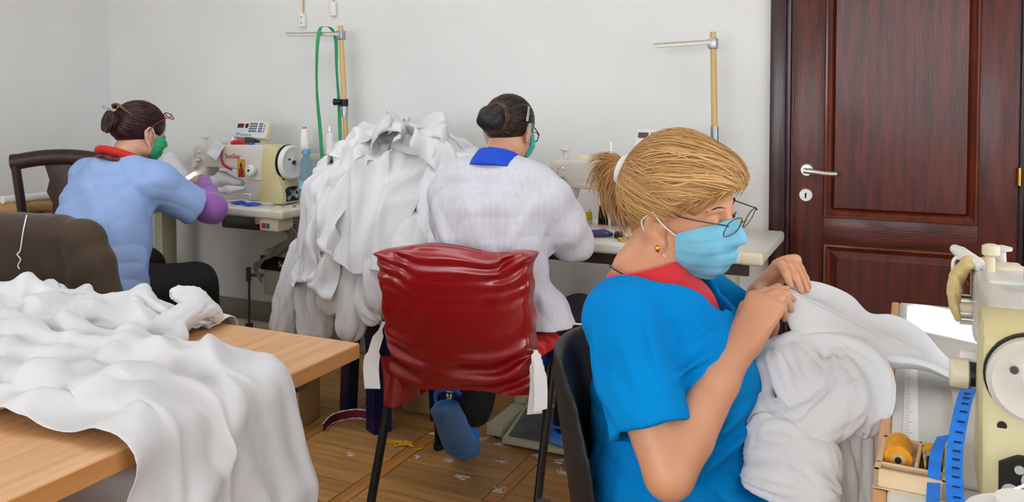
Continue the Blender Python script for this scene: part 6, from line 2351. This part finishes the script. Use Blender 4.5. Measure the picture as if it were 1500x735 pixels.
# blue tape measure hanging round machine 3
for pts, wd in (([(.075, 1.34, .912), (.068, 1.31, .90), (.058, 1.27, .86), (.055, 1.24, .825), (.058, 1.20, .790), (.058, 1.12, .784), (.06, 1.0, .783)], (1, .25, 0)),):
    p = bez(pts, 50)
    bt = ribbon(p, (1, .1, .25), .021, .0014).build('tape_measure', 'blue_tape')
    tag(bt, 'blue tape measure hanging beside the right foreground machine', 'tape measure')
p2_ = bez([(.045, 1.33, .845), (.036, 1.30, .83), (.032, 1.26, .80), (.030, 1.18, .784), (.03, 1.02, .783)], 30)
ribbon(p2_, (1, .2, .3), .017, .0014).build('tape_end', 'blue_tape', bt, 60)
mk = MB()
for i in range(4, 46, 2):
    c_ = p[i]
    mk.box((c_[0] + .002, c_[1] - .0012, c_[2] + .0012), (.009, .0022, .0012), rot=(rad(45 if i < 26 else 0), 0, 0))
mk.build('tape_marks', 'tape_mark', bt, 0, kind='stuff')
thread_cone((.112, 1.03, H3), .066, .056, .105, 'big white thread cone in the near right corner of the white table', None)
ch = SDF()
ch.loft([(.092, 1.72, 1.025), (.074, 1.715, .995), (.070, 1.71, .965), (.076, 1.705, .925)], [(.010, .026), (.012, .032), (.010, .028), (.005, .010)], (1, 0, 0), k=.01)
ch.loft([(.092, 1.72, 1.022), (.12, 1.72, 1.028)], [(.005, .028), (.005, .026)], (0, 0, 1), k=.01)
ch.disp(lambda p: crease(p, [(90, 60, 80, .5, 1), (-70, 110, 60, 2.4, .8)], .0030))
v, f = ch.mesh((.03, 1.64, .90), (.19, 1.80, 1.06), .0035)
tag(obj('chamois_cloth', v, f, 'chamois', None, 180), 'yellowish chamois cloth wrapped on the right foreground machine', 'cloth')

# ------------------------------------------------------------------ litter on the floor
q = bez([(-2.075, 2.70, .02), (-2.10, 2.80, .02), (-2.05, 2.88, .02), (-1.97, 2.875, .02), (-1.925, 2.80, .02)], 28)
rb = ribbon(q, (0, 0, 1), .036, .0015).build('maroon_ribbon', 'maroon_ribbon', None, 60)
tag(rb, 'maroon ribbon with pale edges curling on the parquet by the blue stool', 'ribbon')
for dz in (-.018, .018):
    MB().tube(q + np.array((0, 0, dz)), [.0022 + .001 * math.sin(i * 2.1) for i in range(len(q))], 6).build('frayed_edge', 'paper', rb, 60)
rr = random.Random(9)
yn = MB()
for k in range(26):
    a = rr.uniform(0, 6.28)
    c_ = Vector((-1.75 + rr.gauss(0, .035), 2.735 + rr.gauss(0, .012), .004))
    d = Vector((math.cos(a) * .03, math.sin(a) * .014, 0))
    yn.tube([c_ - d, c_ + Vector((rr.uniform(-.01, .01), rr.uniform(-.01, .01), rr.uniform(0, .008))), c_ + d], .0022, 5)
tag(yn.build('yellow_netting', 'yellow_net', None, 60, kind=None), 'crumpled yellow netting on the parquet beside the red chair leg', 'netting', None, 'stuff')
spots = [(-1.851, 2.566), (-1.617, 2.655), (-1.486, 2.902), (-1.39, 2.89), (-1.32, 2.749), (-1.398, 2.584), (-1.50, 2.68), (-1.237, 2.84), (-1.123, 2.84), (-1.086, 2.771), (-1.053, 2.805), (-1.03, 2.88), (-1.242, 2.549)]
WH = ['left of the red chair, nearest the work table', 'between the chair legs, left of the blue clog', 'behind the raised blue clog', 'at the near left corner of the treadle', 'mid-floor in front of the treadle', 'just in front of the raised blue clog', 'at the toe of the raised blue clog', 'against the front edge of the treadle', 'under the right clog in front of the treadle', 'right of the chair leg, nearer of two', 'right of the chair leg, farther of two', 'beside the black chair, farthest back', 'nearest the camera between the chair legs']
for k, (x, y) in enumerate(spots):
    m = MB()
    ext = .012 + .010 * rr.random()
    pts = [Vector((0, 0, .002))]
    for i in range(9):
        pts.append(Vector((rr.uniform(-1, 1) * ext * 1.6, rr.uniform(-1, 1) * ext, .002 + rr.random() * .006)))
    m.tube(bez(pts, 54), .0008, 4)
    o = m.build('thread_scrap', 'thread_white', None, 60)
    o.location = (x, y, 0)
    tag(o, 'white thread scrap on the parquet ' + WH[k], 'thread scrap', 'thread scraps on the floor')
o = ribbon(bez([(-1.02, 2.705, .002), (-.99, 2.72, .006), (-.96, 2.725, .002), (-.93, 2.745, .003)], 14), (-.3, 1, 0), .012, .001).build('paper_strip', 'paper', None, 60)
tag(o, 'white paper strip on the parquet beside the black chair', 'paper strip')
o = MB().prism([(-.04, -.012), (.02, -.02), (.04, .012), (.0, .02)], 0, .0015, 'xy').build('paper_scrap', 'paper')
o.location = (-1.66, 2.885, 0)
tag(o, 'white triangular paper scrap beside the blue clog', 'paper scrap')
